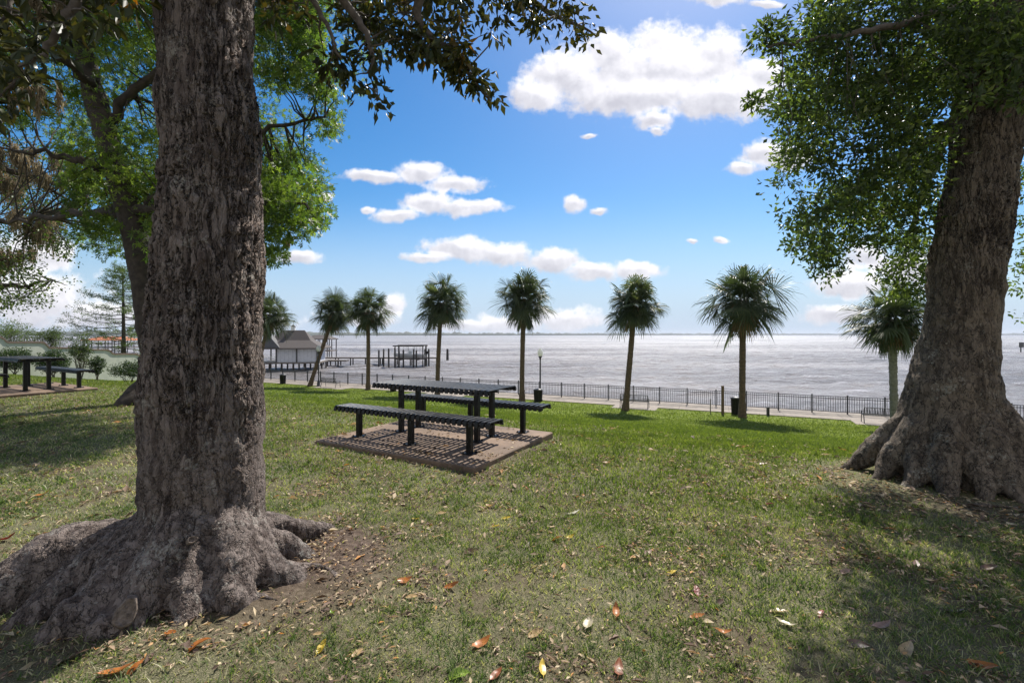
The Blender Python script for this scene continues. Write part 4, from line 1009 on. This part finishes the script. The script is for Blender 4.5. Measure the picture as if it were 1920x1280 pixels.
# ------------------------------------------------------------ boathouse, docks and boat on the river
def hip_roof(mb, x0, x1, y0, y1, ze, zr, rx0, rx1, th=.12):
    ym = (y0 + y1) / 2
    vs = [(x0, y0, ze), (x1, y0, ze), (x1, y1, ze), (x0, y1, ze), (rx0, ym, zr), (rx1, ym, zr)]
    lo = [(x, y, z - th) for x, y, z in vs[:4]]
    mb.add(vs + lo, [(0, 1, 5, 4), (2, 3, 4, 5), (1, 2, 5), (3, 0, 4), (0, 6, 7, 1), (1, 7, 8, 2), (2, 8, 9, 3), (3, 9, 6, 0), (9, 8, 7, 6)])
def boathouse():
    D = 81.0; k = D / F   # metres per photo pixel
    c = Wp(550, 627, D); t = empty('boathouse', (c.x, c.y, WATER), R(10), label='white boathouse with hipped grey-brown roof and cupola on stilts over the river', cat='boathouse')
    Z = lambda py: EYE - (py - HY) * k - WATER
    zd = Z(677); ze = Z(651); zr = Z(619); hx = 5.0; hy = 3.4
    mb = MB(); mb.box((0, 0, zd - .12), (hx * 2 + .2, hy * 2 + .4, .24)); mb.build('deck', M['wood_grey'], t)
    for x in np.linspace(-4.8, 4.8, 6):
        for y in (-3.3, 0, 3.3):
            m = MB(); m.tube([(x, y, -.6), (x, y, zd - .24)], .14, 8); m.build('piling', M['wood_dark'], t)
    w = MB(); x0 = -1.8; x1 = 4.7
    w.box(((x0 + x1) / 2, 0, (zd + ze) / 2), (x1 - x0, hy * 2 - .7, ze - zd - .004)); w.build('wall', M['siding'], t)
    tr = MB()
    for x in np.arange(x0 + .02, x1, .62): tr.box((x, -(hy - .35) - .02, (zd + ze) / 2), (.05, .04, ze - zd - .02))
    tr.build('battens', simple('batten', (.50, .51, .56), None, .6, 3), t)
    for x in (-4.7, -1.85, 1.4, 4.72):
        p = MB(); p.box((x, -(hy - .28), (zd + ze) / 2), (.2, .2, ze - zd - .01)); p.build('post', M['trim'], t)
    for x in (-4.7, -1.85):
        p = MB(); p.box((x, hy - .28, (zd + ze) / 2), (.2, .2, ze - zd - .01)); p.build('post', M['trim'], t)
    r = MB(); r.box((-3.25, -(hy - .2), zd + 1.0), (2.6, .06, .08)); r.box((-3.25, -(hy - .2), zd + .15), (2.6, .06, .06))
    for q in np.linspace(-4.5, -2.0, 14): r.box((q, -(hy - .2), zd + .57), (.04, .04, .8))
    r.build('railing', M['white'], t)
    rf = MB(); e = .7
    # lower hip, flaring, then a steep upper roof
    ym = 0
    A_ = [(-hx - e, -hy - e), (hx + e, -hy - e), (hx + e, hy + e), (-hx - e, hy + e)]; B_ = [(-3.2, -1.7), (3.3, -1.7), (3.3, 1.7), (-3.2, 1.7)]
    zm = ze + (zr - ze) * .42
    vs = [(x, y, ze - .02) for x, y in A_] + [(x, y, zm) for x, y in B_] + [(-1.9, 0, zr), (1.9, 0, zr)] + [(x, y, ze - .2) for x, y in A_]
    rf.add(vs, [(0, 1, 5, 4), (1, 2, 6, 5), (2, 3, 7, 6), (3, 0, 4, 7), (4, 5, 9, 8), (6, 7, 8, 9), (5, 6, 9), (7, 4, 8), (0, 10, 11, 1), (1, 11, 12, 2), (2, 12, 13, 3), (3, 13, 10, 0), (13, 12, 11, 10)])
    rfo = rf.build('roof', M['shingle'], t)
    gb = MB(); # gable front on the near left
    gx = -3.0; gz = zm + .9
    gb.add([(gx - 2.0, -hy - e - .02, ze + .02), (gx + 2.0, -hy - e - .02, ze + .02), (gx, -hy - .0, gz), (gx, 0, gz)], [(0, 1, 2), (1, 3, 2), (0, 2, 3)])
    gb.build('gable', M['trim'], rfo)
    cu = MB(); cu.box((0, 0, zr + .28), (.62, .62, .7), bev=.02); cu.build('cupola', M['white'], rfo)
    cr = MB(); cr.add([(-.42, -.42, zr + .62), (.42, -.42, zr + .62), (.42, .42, zr + .62), (-.42, .42, zr + .62), (0, 0, zr + 1.05)], [(0, 1, 4), (1, 2, 4), (2, 3, 4), (3, 0, 4), (3, 2, 1, 0)]); cr.build('cupola_roof', M['trim'], rfo)
    wv = MB(); wv.tube([(0, 0, zr + .95), (0, 0, zr + 1.75)], .025, 5); wv.beam((-.3, 0, zr + 1.4), (.35, 0, zr + 1.4), .03); wv.box((.1, 0, zr + 1.62), (.4, .04, .22)); wv.build('weather_vane', M['black_iron'], rfo)
boathouse()
def pier(D, x_px0, x_px1, py, lab, name='wooden_pier', extra=True, dx=3.0, tilt=0):
    z = EYE - (py - HY) * D / F; a = Wp(x_px0, py, D); b = Wp(x_px1, py, D + tilt); a.z = b.z = z
    t = empty(name, (a.x, a.y, WATER), math.atan2(b.y - a.y, b.x - a.x), label=lab, cat='pier'); L = (b - a).length; zd = z - WATER
    m = MB()
    for k in range(int(L / .3)): m.box((.15 + k * .3, 0, zd - .03), (.27, 1.5, .06))
    for y in (-.65, .65): m.box((L / 2, y, zd - .16), (L, .09, .2))
    m.build('deck', M['wood_grey'], t)
    for k in range(int(L / dx) + 1):
        for y in (-.72, .72):
            m = MB(); m.tube([(k * dx, y, -.6), (k * dx, y, zd + .0 - .06)], .12, 7); m.build('piling', M['wood_dark'], t)
    return t, L, zd
pier(92, 604, 835 - 15, 669.5, 'long grey plank pier running right from the boathouse')
pier(88, 617, 652, 674.5, 'low side landing in front of the long pier', dx=2.0)
def lift():
    D = 88; a = Wp(768, 627, D); k = D / F; Z = lambda py: EYE - (py - HY) * k - WATER
    t = empty('boat_lift', (a.x, a.y, WATER), 0, label='timber boat lift with overhead beam at the end of the long pier', cat='boat lift')
    X = lambda px: (px - 768) * k
    for px, y, top in ((712, -.6, 657), (721, -.6, 655), (732, -1.2, 654), (743, 2.0, 648), (752, -1.6, 657), (760, -1.6, 656), (779, -1.6, 655), (784, -1.6, 657), (795, 2.0, 648), (798, -.6, 655), (805, -.6, 655), (745, -1.8, 652)):
        m = MB(); m.tube([(X(px), y, -.6), (X(px), y, Z(top))], .16, 8); m.tube([(X(px), y, Z(top)), (X(px), y, Z(top) + .18)], [.18, .03], 8); m.build('piling', M['wood_dark'], t)
    m = MB(); m.beam((X(741), 2.0, Z(648)), (X(798), 2.0, Z(648)), .22, .26); m.beam((X(741), -1.8, Z(648)), (X(798), -1.8, Z(648)), .2, .22)
    for px in (743, 796): m.beam((X(px), -1.8, Z(648)), (X(px), 2.0, Z(648)), .15, .15)
    m.build('overhead_beam', M['wood_dark'], t)
    for px in (745, 796):
        m = MB(); m.tube([(X(px), -1.7, .0), (X(px), -1.7, Z(649))], .1, 6); m.build('post', M['wood_dark'], t)
    m = MB()
    for px in (752, 784): m.beam((X(px), -1.6, Z(674)), (X(px), 1.8, Z(674)), .16, .2)
    for y in (-.8, .8): m.beam((X(742), y, Z(672.6)), (X(798), y, Z(672.6)), .12, .14)
    for px in (752, 784):
        for y in (-1.6, 1.8): m.tube([(X(px), y, Z(674)), (X(px), y, Z(648))], .02, 4)
    m.build('cradle', M['wood_dark'], t)
    # the boat
    bt = empty('motor_boat', (a.x, a.y, WATER + Z(672.6) + .08), 0, label='grey-white centre console motor boat raised on the boat lift', cat='boat')
    L = 6.2; n = 15; V = []; m = MB(); secs = []
    for i in range(n):
        f = i / (n - 1); x = -L / 2 + L * f; bw = 1.15 * (1 - f ** 3.2) ** .8 + .02; keel = .0 + .45 * f ** 4; sh = .82 + .28 * f ** 2
        secs.append([(x, -bw, sh), (x, -bw * .93, sh * .6), (x, -bw * .72, keel + .18), (x, 0, keel), (x, bw * .72, keel + .18), (x, bw * .93, sh * .6), (x, bw, sh), (x, bw * .86, sh), (x, bw * .8, .5 + .1 * f), (x, -bw * .8, .5 + .1 * f), (x, -bw * .86, sh)])
    V = [p for s_ in secs for p in s_]; q = len(secs[0]); fs = [(i * q + j, i * q + (j + 1) % q, (i + 1) * q + (j + 1) % q, (i + 1) * q + j) for i in range(n - 1) for j in range(q)] + [tuple(range(q))]
    V = [(-x, y, z) for x, y, z in V]; m.add(V, fs); m.build('hull', M['hull'], bt)
    m = MB(); m.box((.2, 0, .98), (.8, .7, .95), bev=.06); m.box((.02, 0, 1.62), (.06, .7, .4)); m.build('console', M['hull'], bt)
    m = MB(); m.box((.2, 0, 2.35), (1.9, 1.5, .07), bev=.02); m.build('canopy', M['trim'], bt)
    for x in (-.35, .8):
        for y in (-.6, .6): m = MB(); m.tube([(x, y, .6), (x, y, 2.32)], .03, 6); m.build('canopy_post', M['trim'], bt)
    m = MB(); m.box((L / 2 + .25, 0, 1.15), (.5, .42, .55), bev=.08); m.box((L / 2 + .2, 0, .5), (.18, .16, .9), bev=.03); m.build('outboard_motor', M['black'], bt)
lift()
def far_dock(D, px0, px1, pyr, pye, pyd, roof, lab, flat=False):
    k = D / F; c = Wp((px0 + px1) / 2, 627, D); Z = lambda py: EYE - (py - HY) * k - WATER; hx = (px1 - px0) / 2 * k; hy = min(hx * .8, 5)
    t = empty('covered_dock', (c.x, c.y, WATER), 0, label=lab, cat='dock'); m = MB(); hip_roof(m, -hx, hx, -hy, hy, Z(pye), Z(pyr), -hx * .55, hx * .55, .2); m.build('roof', roof, t)
    m = MB(); m.box((0, 0, Z(pyd)), (hx * 1.9, hy * 1.8, .25)); m.build('deck', M['wood_grey'], t)
    for x in np.linspace(-hx * .88, hx * .88, 6):
        for y in (-hy * .85, hy * .85):
            m = MB(); m.tube([(x, y, -.6), (x, y, Z(pye) - .15)], .13, 6); m.build('piling', M['wood_dark'], t)
far_dock(150, 177, 248, 630.5, 637, 651, M['orange_roof'], 'far covered dock with a bright orange roof seen over the wall')
far_dock(120, 578, 627, 628, 635, 657, M['shingle'], 'covered dock with a low brown roof behind the boathouse')
far_dock(260, 35, 62, 631, 633, 639, M['trim'], 'distant grey dock seen between the small trees')
def piling(px, pyt, pyb, w, lab, sign=False):
    D = (EYE - WATER) * F / (pyb - HY); c = Wp(px, 627, D); h = (pyb - pyt) / F * D
    m = MB(); t = empty('mooring_piling' if not sign else 'channel_marker', (c.x, c.y, WATER), label=lab, cat='piling' if not sign else 'channel marker')
    for dx, dy in (((-w, 0), (w, 0), (0, w * 1.2)) if not sign else ((0, 0),)):
        m = MB(); m.tube([(dx, dy, -.8), (dx * .6, dy * .6, h * .96), (dx * .6, dy * .6, h)], [w, w * .9, w * .5], 8); m.build('post', M['wood_dark'], t)
    if sign:
        m = MB(); m.box((0, -w - .04, h - .8), (1.7, .06, 1.7)); m.build('signboard', M['trim'], t)
piling(839, 654, 675.5, .17, 'lone cluster of dark pilings in the river right of the boat lift'); piling(1914, 642, 661, .18, 'post with a square board standing in the river at the right edge', True)

# ------------------------------------------------------------ grass, litter, fallen leaves
def pads_mask(x, y):
    k = np.zeros(len(x), bool)
    for c in ((-1.106, 6.863), (c2.x, c2.y), (c3.x - .8, c3.y)):
        dx = x - c[0]; dy = y - c[1]; a = dx * .872 - dy * .49; b = dx * .49 + dy * .872
        k |= (abs(a) < 1.42) & (abs(b) < 1.13)
    return k
def grass():
    rng = np.random.default_rng(91); parts = []
    for d0, d1, dens, hh, ww, three in ((1.3, 2.6, 9500, .030, .0024, 1), (2.6, 4.5, 6200, .032, .0030, 1), (4.5, 8, 2600, .036, .0045, 1), (8, 14, 800, .040, .008, 0), (14, 24, 300, .05, .014, 0), (24, 46, 90, .06, .024, 0)):
        hw = 1.2 * d1 + 1.7; n = int(2 * hw * (d1 - d0) * dens); y = rng.uniform(d0, d1, n); x = rng.uniform(-hw, hw, n)
        k = abs(x) < 1.2 * y + 1.7; x, y = x[k], y[k]; n = len(x)
        s = s_of(x, y); keep = (s > .15) & ~pads_mask(x, y)
        t_ = t_of(x, y)
        for p0, p1 in ((592, 650), (1150, 1232), (1600, 1712), (795, 868)): keep &= ~((s < 1.3) & (t_ > tpx(p0, .6) - .05) & (t_ < tpx(p1, .6) + .05))
        P = np.stack([x, y, 0 * x], 1); pn = fbm(P * 1.6, 4, 17); pf = fbm(P * 9, 2, 27)
        lush = np.clip((30 - (s + 3.5 * perlin(P * .4, 5))) / 5.5, 0, 1)
        thin = np.clip(.55 + 1.1 * pn + .9 * pf, .08, 1) * (1 - lush) + lush
        bare = np.sqrt(((x + 1.55) * .85) ** 2 + ((y - 3.15) * .85) ** 2) + .35 * pn; thin *= np.clip((bare - .45) * 2.2, .05, 1)
        bare2 = np.sqrt((x - 4.6) ** 2 + (y - 4.9) ** 2) + .5 * pn; thin *= np.clip((bare2 - 1.0) * 1.6, .04, 1)
        pd = np.maximum(abs((x + 1.106) * .872 - (y - 6.863) * .49) - 1.39, abs((x + 1.106) * .49 + (y - 6.863) * .872) - 1.10) + .2 * pf; thin *= np.clip(.12 + pd * 2.2, .08, 1)
        keep &= rng.random(n) < thin
        x, y, lush, pn, pf = x[keep], y[keep], lush[keep], pn[keep], pf[keep]; n = len(x); z = tz(x, y) - .004
        h = hh * rng.uniform(.45, 1.35, n) * (1 + 1.7 * np.clip(pf, 0, 1)) * (.8 + .3 * lush); a = rng.uniform(0, 2 * np.pi, n); la = rng.uniform(0, 2 * np.pi, n); lean = rng.uniform(.3, 1.5, n) * (1.15 - .45 * lush)
        b = np.stack([x, y, z], 1); w = np.stack([np.cos(a), np.sin(a), 0 * a], 1) * (ww * rng.uniform(.7, 1.3, n))[:, None]
        ld = np.stack([np.cos(la), np.sin(la), 0 * a], 1) * (lean * h)[:, None]
        rnd = np.clip(rng.beta(1.5, 2.0, n) - .5 * pn - .4 * pf + (.19 * (1 - lush)) - .05, 0, 1)
        m = b + ld * .4 + np.array([0, 0, 1]) * (h * .62)[:, None]; tp = b + ld + np.array([0, 0, 1]) * h[:, None]
        if three:
            V = np.stack([b - w, b + w, m + w * .8, m - w * .8, tp], 1).reshape(-1, 3); base = np.arange(n)[:, None] * 5
            Fc = (np.array([[0, 1, 2], [0, 2, 3], [3, 2, 4]])[None] + base[:, :, None]).reshape(-1, 3); r = 3
        else:
            V = np.stack([b - w, b + w, tp], 1).reshape(-1, 3); Fc = np.arange(n * 3).reshape(-1, 3); r = 1
        parts.append((V, Fc, np.repeat(rnd, r), np.repeat(lush, r)))
    V = []; Fc = []; A = []; Lu = []; k = 0
    for v, f, a, l in parts: V.append(v); Fc.append(f + k); A.append(a); Lu.append(l); k += len(v)
    o = link('grass', npmesh('grass', np.concatenate(V), np.concatenate(Fc), {'rnd': np.concatenate(A), 'lush': np.concatenate(Lu)}), M['grass'])
    tag(o, 'short patchy green and straw coloured lawn grass', 'grass', kind='stuff')
grass()
M['litter'] = leafmat('dry_litter', [(0, (.06, .036, .025)), (.35, (.20, .135, .10)), (.65, (.42, .31, .20)), (.90, (.56, .46, .30)), (1, (.50, .22, .05))], .18, .7, (1, .9, .6), .3)
def litter():
    rng = np.random.default_rng(97); parts = []
    for d0, d1, dens, L in ((1.3, 3.5, 1700, .026), (3.5, 6, 950, .034), (6, 10, 280, .044), (10, 16, 45, .055)):
        hw = 1.2 * d1 + 1.5; n = int(2 * hw * (d1 - d0) * dens); y = rng.uniform(d0, d1, n); x = rng.uniform(-hw, hw, n); k = abs(x) < 1.2 * y + 1.5; x, y = x[k], y[k]; n = len(x)
        P = np.stack([x, y, 0 * x], 1); pn = fbm(P * 1.3, 3, 37)
        b1 = np.hypot(x + 1.4, y - 3.1); b2 = np.hypot(x - 4.2, y - 4.4)
        w = np.clip(.42 + 1.2 * pn, .05, 1) + .8 * np.exp(-b1 * b1 * 1.5) + .9 * np.exp(-b2 * b2 * .22)
        pd = np.maximum(abs((x + 1.106) * .872 - (y - 6.863) * .49) - 1.39, abs((x + 1.106) * .49 + (y - 6.863) * .872) - 1.10); w += 1.2 * np.exp(-np.maximum(pd, 0) * 6)
        w *= np.clip((s_of(x, y) - 20) / 6, 0, 1) * np.clip(.35 + 3.2 * (perlin(P * 2.3, 71) + .12), .12, 2.2)
        pm = pads_mask(x, y); k = (rng.random(n) < w * np.where(pm, .22, 1)); x, y, pm = x[k], y[k], pm[k]; n = len(x)
        Pz = np.stack([x, y, tz(x, y) + rng.uniform(.006, .022, n)], 1); in1 = pm & (np.hypot(x + 1.1, y - 6.86) < 1.9); Pz[in1, 2] = PADTOP + .004
        k = ~pm | (in1 & (abs((x + 1.106) * .872 - (y - 6.863) * .49) < 1.36) & (abs((x + 1.106) * .49 + (y - 6.863) * .872) < 1.07)); x, y, Pz = x[k], y[k], Pz[k]; n = len(x); a = rng.uniform(0, 6.28, n); dr = np.stack([np.cos(a), np.sin(a), rng.normal(0, .22, n)], 1)
        sc = rng.uniform(.5, 1.6, n); TV, TF = LEAF
        yv = dr / np.linalg.norm(dr, axis=1, keepdims=True); up = np.array([0, 0, 1]) + rng.normal(0, .35, (n, 3)); xv = np.cross(yv, up); xv /= np.linalg.norm(xv, axis=1, keepdims=True); zv = np.cross(xv, yv)
        wd = rng.uniform(.08, .5, n); sc = sc * np.where(rng.random(n) < .07, 2.1, 1.0)
        V = Pz[:, None] + xv[:, None] * (TV[None, :, :1] * (L * sc * wd)[:, None, None]) + yv[:, None] * (TV[None, :, 1:2] * (L * sc)[:, None, None]) + zv[:, None] * (TV[None, :, 2:] * (L * sc)[:, None, None])
        Fc = (TF[None] + (np.arange(n) * 5)[:, None, None]).reshape(-1, 4); parts.append((V.reshape(-1, 3), Fc, np.repeat(rng.random(n), 2)))
    V, Fc, A = cat(parts); tag(link('leaf_litter', npmesh('litter', V, Fc, {'rnd': A}), M['litter']), 'dry brown scraps of leaves and twigs over the lawn', 'leaf litter', kind='stuff')
litter()
LC = {'orange': (.45, .16, .035), 'rust': (.27, .085, .03), 'red': (.23, .03, .02), 'yellow': (.62, .44, .05), 'tan': (.48, .33, .16), 'pale': (.56, .48, .33), 'brown': (.13, .075, .045), 'pink': (.34, .22, .17), 'green': (.20, .30, .04), 'cream': (.62, .58, .45)}
LM = {}
for k, c in LC.items():
    m, g = newmat('fallen_leaf_' + k); pos = g.n('ShaderNodeTexCoord').outputs['Object']
    n = g.noise(pos, 40, 4, .65); cc = g.mix(g.ramp(n, [(.45, 0.), (.65, .8)]), c, tuple(x * .45 for x in c))
    ax = g.m('ABSOLUTE', g.n('ShaderNodeSeparateXYZ', {0: pos}).outputs[0]); cc = g.mix(g.ramp(g.m('MULTIPLY', ax, 300.0), [(.1, .7), (.35, 0.)]), cc, tuple(min(1, x * 1.5 + .05) for x in c))
    pr = g.n('ShaderNodeBsdfPrincipled', {'Base Color': cc, 'Roughness': .4, 'Specular IOR Level': .5}).outputs[0]; tr = g.n('ShaderNodeBsdfTranslucent', {'Color': (*c, 1)}).outputs[0]
    finish(g, g.n('ShaderNodeMixShader', {0: .2, 1: pr, 2: tr}).outputs[0]); LM[k] = m
FL = [(1104,1177,.115,'pale',1.2,'largest oval leaf, pale yellow, lying on the lawn at bottom centre'),(1005,1195,.11,'tan',.4,'tan curled leaf left of the largest oval leaf'),(1155,1152,.12,'orange',1.4,'orange-tan leaf pointing away, right above the largest oval leaf'),
(903,1213,.13,'orange',.6,'bright orange leaf at the bottom, left of centre'),(1017,1262,.11,'yellow',1.6,'yellow leaf at the bottom edge below the tan curled leaf'),(859,1276,.13,'green',.1,'green leaf cut by the bottom edge'),(930,1274,.1,'rust',.9,'rust leaf at the bottom edge beside the green one'),
(1160,1262,.13,'rust',1.3,'rusty leaf at the bottom edge right of centre'),(761,1095,.12,'orange',.05,'flat orange leaf between the near trunk and the lawn centre'),(848,1104,.13,'orange',-.1,'orange leaf just right of the flat orange one'),(772,1124,.09,'tan',.0,'tan leaf just below the flat orange one'),
(884,1037,.13,'brown',.2,'dark brown folded leaf left of the lawn centre'),(938,1030,.09,'tan',-.5,'tan leaf right of the dark brown folded one'),(989,1027,.09,'pale',.8,'pale leaf standing on edge near the lawn centre'),(1043,1014,.12,'orange',-.15,'orange leaf touching a yellow one near the lawn centre'),
(1071,1009,.09,'yellow',.1,'yellow leaf touching an orange one near the lawn centre'),(1128,1029,.06,'orange',.1,'small orange leaf right of the yellow and orange pair'),(1215,1041,.1,'pink',.6,'pinkish brown cupped leaf on the mid lawn'),(1210,979,.1,'brown',-.2,'brown leaf above the pinkish cupped one'),
(1076,965,.14,'cream',.05,'long cream leaf on the mid lawn'),(827,965,.12,'tan',-.1,'tan leaf between the near trunk and the picnic pad corner'),(779,976,.09,'yellow',-.4,'yellow-brown leaf left of that corner tan leaf'),(813,996,.1,'pale',.4,'pale leaf just under the tan and yellow-brown ones'),
(930,991,.09,'yellow',.0,'yellow leaf above the dark brown folded one'),(950,975,.1,'yellow',.1,'upper of two yellow leaves above the dark brown folded one'),(1258,1078,.1,'yellow',.1,'yellow leaf below the pinkish cupped leaf'),(1307,1112,.11,'red',1.4,'red leaf right of the lawn centre'),
(1307,1160,.11,'orange',-.3,'orange leaf below the red one right of centre'),(1138,870,.12,'orange',.0,'far orange leaf right of the picnic pad'),(1113,927,.09,'tan',1.2,'upright tan leaf beyond the long cream one'),(920,952,.12,'orange',-.5,'orange leaf just in front of the picnic pad'),
(1585,1077,.09,'pink',.2,'pink cupped leaf at the edge of the right tree shade'),(1539,1157,.085,'red',.7,'dark red round leaf in the right shade'),(1357,1194,.1,'orange',-.3,'orange-yellow leaf at the lower right'),(1441,948,.11,'red',-.3,'red leaf left of the right tree roots'),
(1431,872,.12,'red',.0,'farthest red leaf on the lawn'),(1744,1094,.1,'tan',-.4,'tan leaf in the shade below the right trunk'),(1855,1071,.15,'brown',.1,'large brown curled leaf at the right in the shade'),(1845,1262,.14,'orange',-.9,'orange leaf in the bottom right corner'),
(1474,1175,.12,'pale',-.8,'pale narrow leaf at the lower right'),(1460,1149,.12,'tan',-.2,'tan leaf over the pale narrow one'),(1718,1061,.09,'pink',.9,'small pink leaf in the shade below the right trunk'),
(371,1215,.13,'orange',.7,'bright orange-yellow leaf leaning at the foot of the near trunk'),(320,1192,.09,'orange',-.2,'orange leaf tucked under the near trunk'),(603,1222,.10,'yellow',1.4,'crumpled yellow leaf right of the near trunk at the bottom'),(598,1195,.07,'tan',.2,'tan scrap leaf above the crumpled yellow one'),(670,1231,.08,'tan',.9,'tan leaf right of the crumpled yellow one'),
(623,1155,.07,'green',-.8,'small yellow-green leaf in the tuft right of the near trunk'),(219,1270,.17,'orange',.3,'large bright orange leaf cut by the bottom edge at left'),(252,1262,.12,'orange',1.2,'orange leaf standing beside the large one at the bottom left'),(14,1016,.14,'red',.2,'reddish leaf at the left edge of the photo'),
(80,930,.14,'orange',.3,'orange leaf on the left lawn beyond the root'),(55,983,.1,'tan',.5,'tan leaf on the left lawn'),(562,975,.07,'yellow',-.3,'yellow leaf beside the right-hand root of the near trunk'),(516,934,.09,'orange',.5,'orange leaf behind the near trunk at its right'),
(125,1245,.2,'brown',.4,'long brown strip of leaf in the bottom left shade'),(1604,1215,.14,'brown',-.6,'brown leaf in the lower right shade'),(1700,1225,.15,'tan',.5,'dull tan leaf in the lower right shade'),(1790,1150,.12,'brown',-.3,'brown leaf under the right trunk in deep shade'),(1655,1180,.13,'pink',.1,'dull pink leaf in the lower right shade')]
def fallen():
    for i, (px, py, L, c, rot, lab) in enumerate(FL):
        rng = np.random.default_rng(500 + i); p = G(px, min(py, 1275)); n = 9; L *= .86; V = []; asp = rng.uniform(.36, .5) * (1.25 if i == 0 else 1)
        curl = rng.uniform(.05, .5); bend = rng.uniform(-.15, .5)
        for j in range(n + 1):
            f = j / n; w = L * asp / 2 * (math.sin(math.pi * f ** .85) ** .75 + .012); y = (f - .5) * L; zb = bend * (y * y) / L * 2 + rng.normal(0, .0012)
            for q in (-1, -.5, 0, .5, 1): V.append((q * w, y, zb + curl * w * q * q + (.0 if q else -.001) + rng.normal(0, .0008)))
        b = MB(); b.add(V, [(j * 5 + k, j * 5 + k + 1, (j + 1) * 5 + k + 1, (j + 1) * 5 + k) for j in range(n) for k in range(4)])
        b.tube([(0, -L / 2 + .004, bend * L * .5), (rng.normal(0, .004), -L / 2 - .012, bend * L * .55), (rng.normal(0, .008), -L / 2 - .024, bend * L * .5 - .004)], .0012, 5)
        o = b.build('fallen_leaf', LM[c], None, True); o.location = p + Vector((0, 0, .016)); o.rotation_euler = (rng.uniform(.05, .5), rng.uniform(-.3, .3), rot - math.pi / 2)
        tag(o, lab, 'fallen leaf', 'fallen leaves on the lawn')
fallen()

# ------------------------------------------------------------ the air
def haze():
    mb = MB(); mb.box((0, 4300, 22.4), (17000, 9000, 57.0)); o = mb.build('haze', None); tag(o, 'thin haze over the river', kind='stuff')
    m, g = newmat('haze'); v = g.n('ShaderNodeVolumePrincipled', {'Color': (.80, .85, .95, 1), 'Density': .00010, 'Anisotropy': .2})
    g.n('ShaderNodeOutputMaterial', {'Volume': v.outputs[0]}); o.data.materials.append(m)
haze()
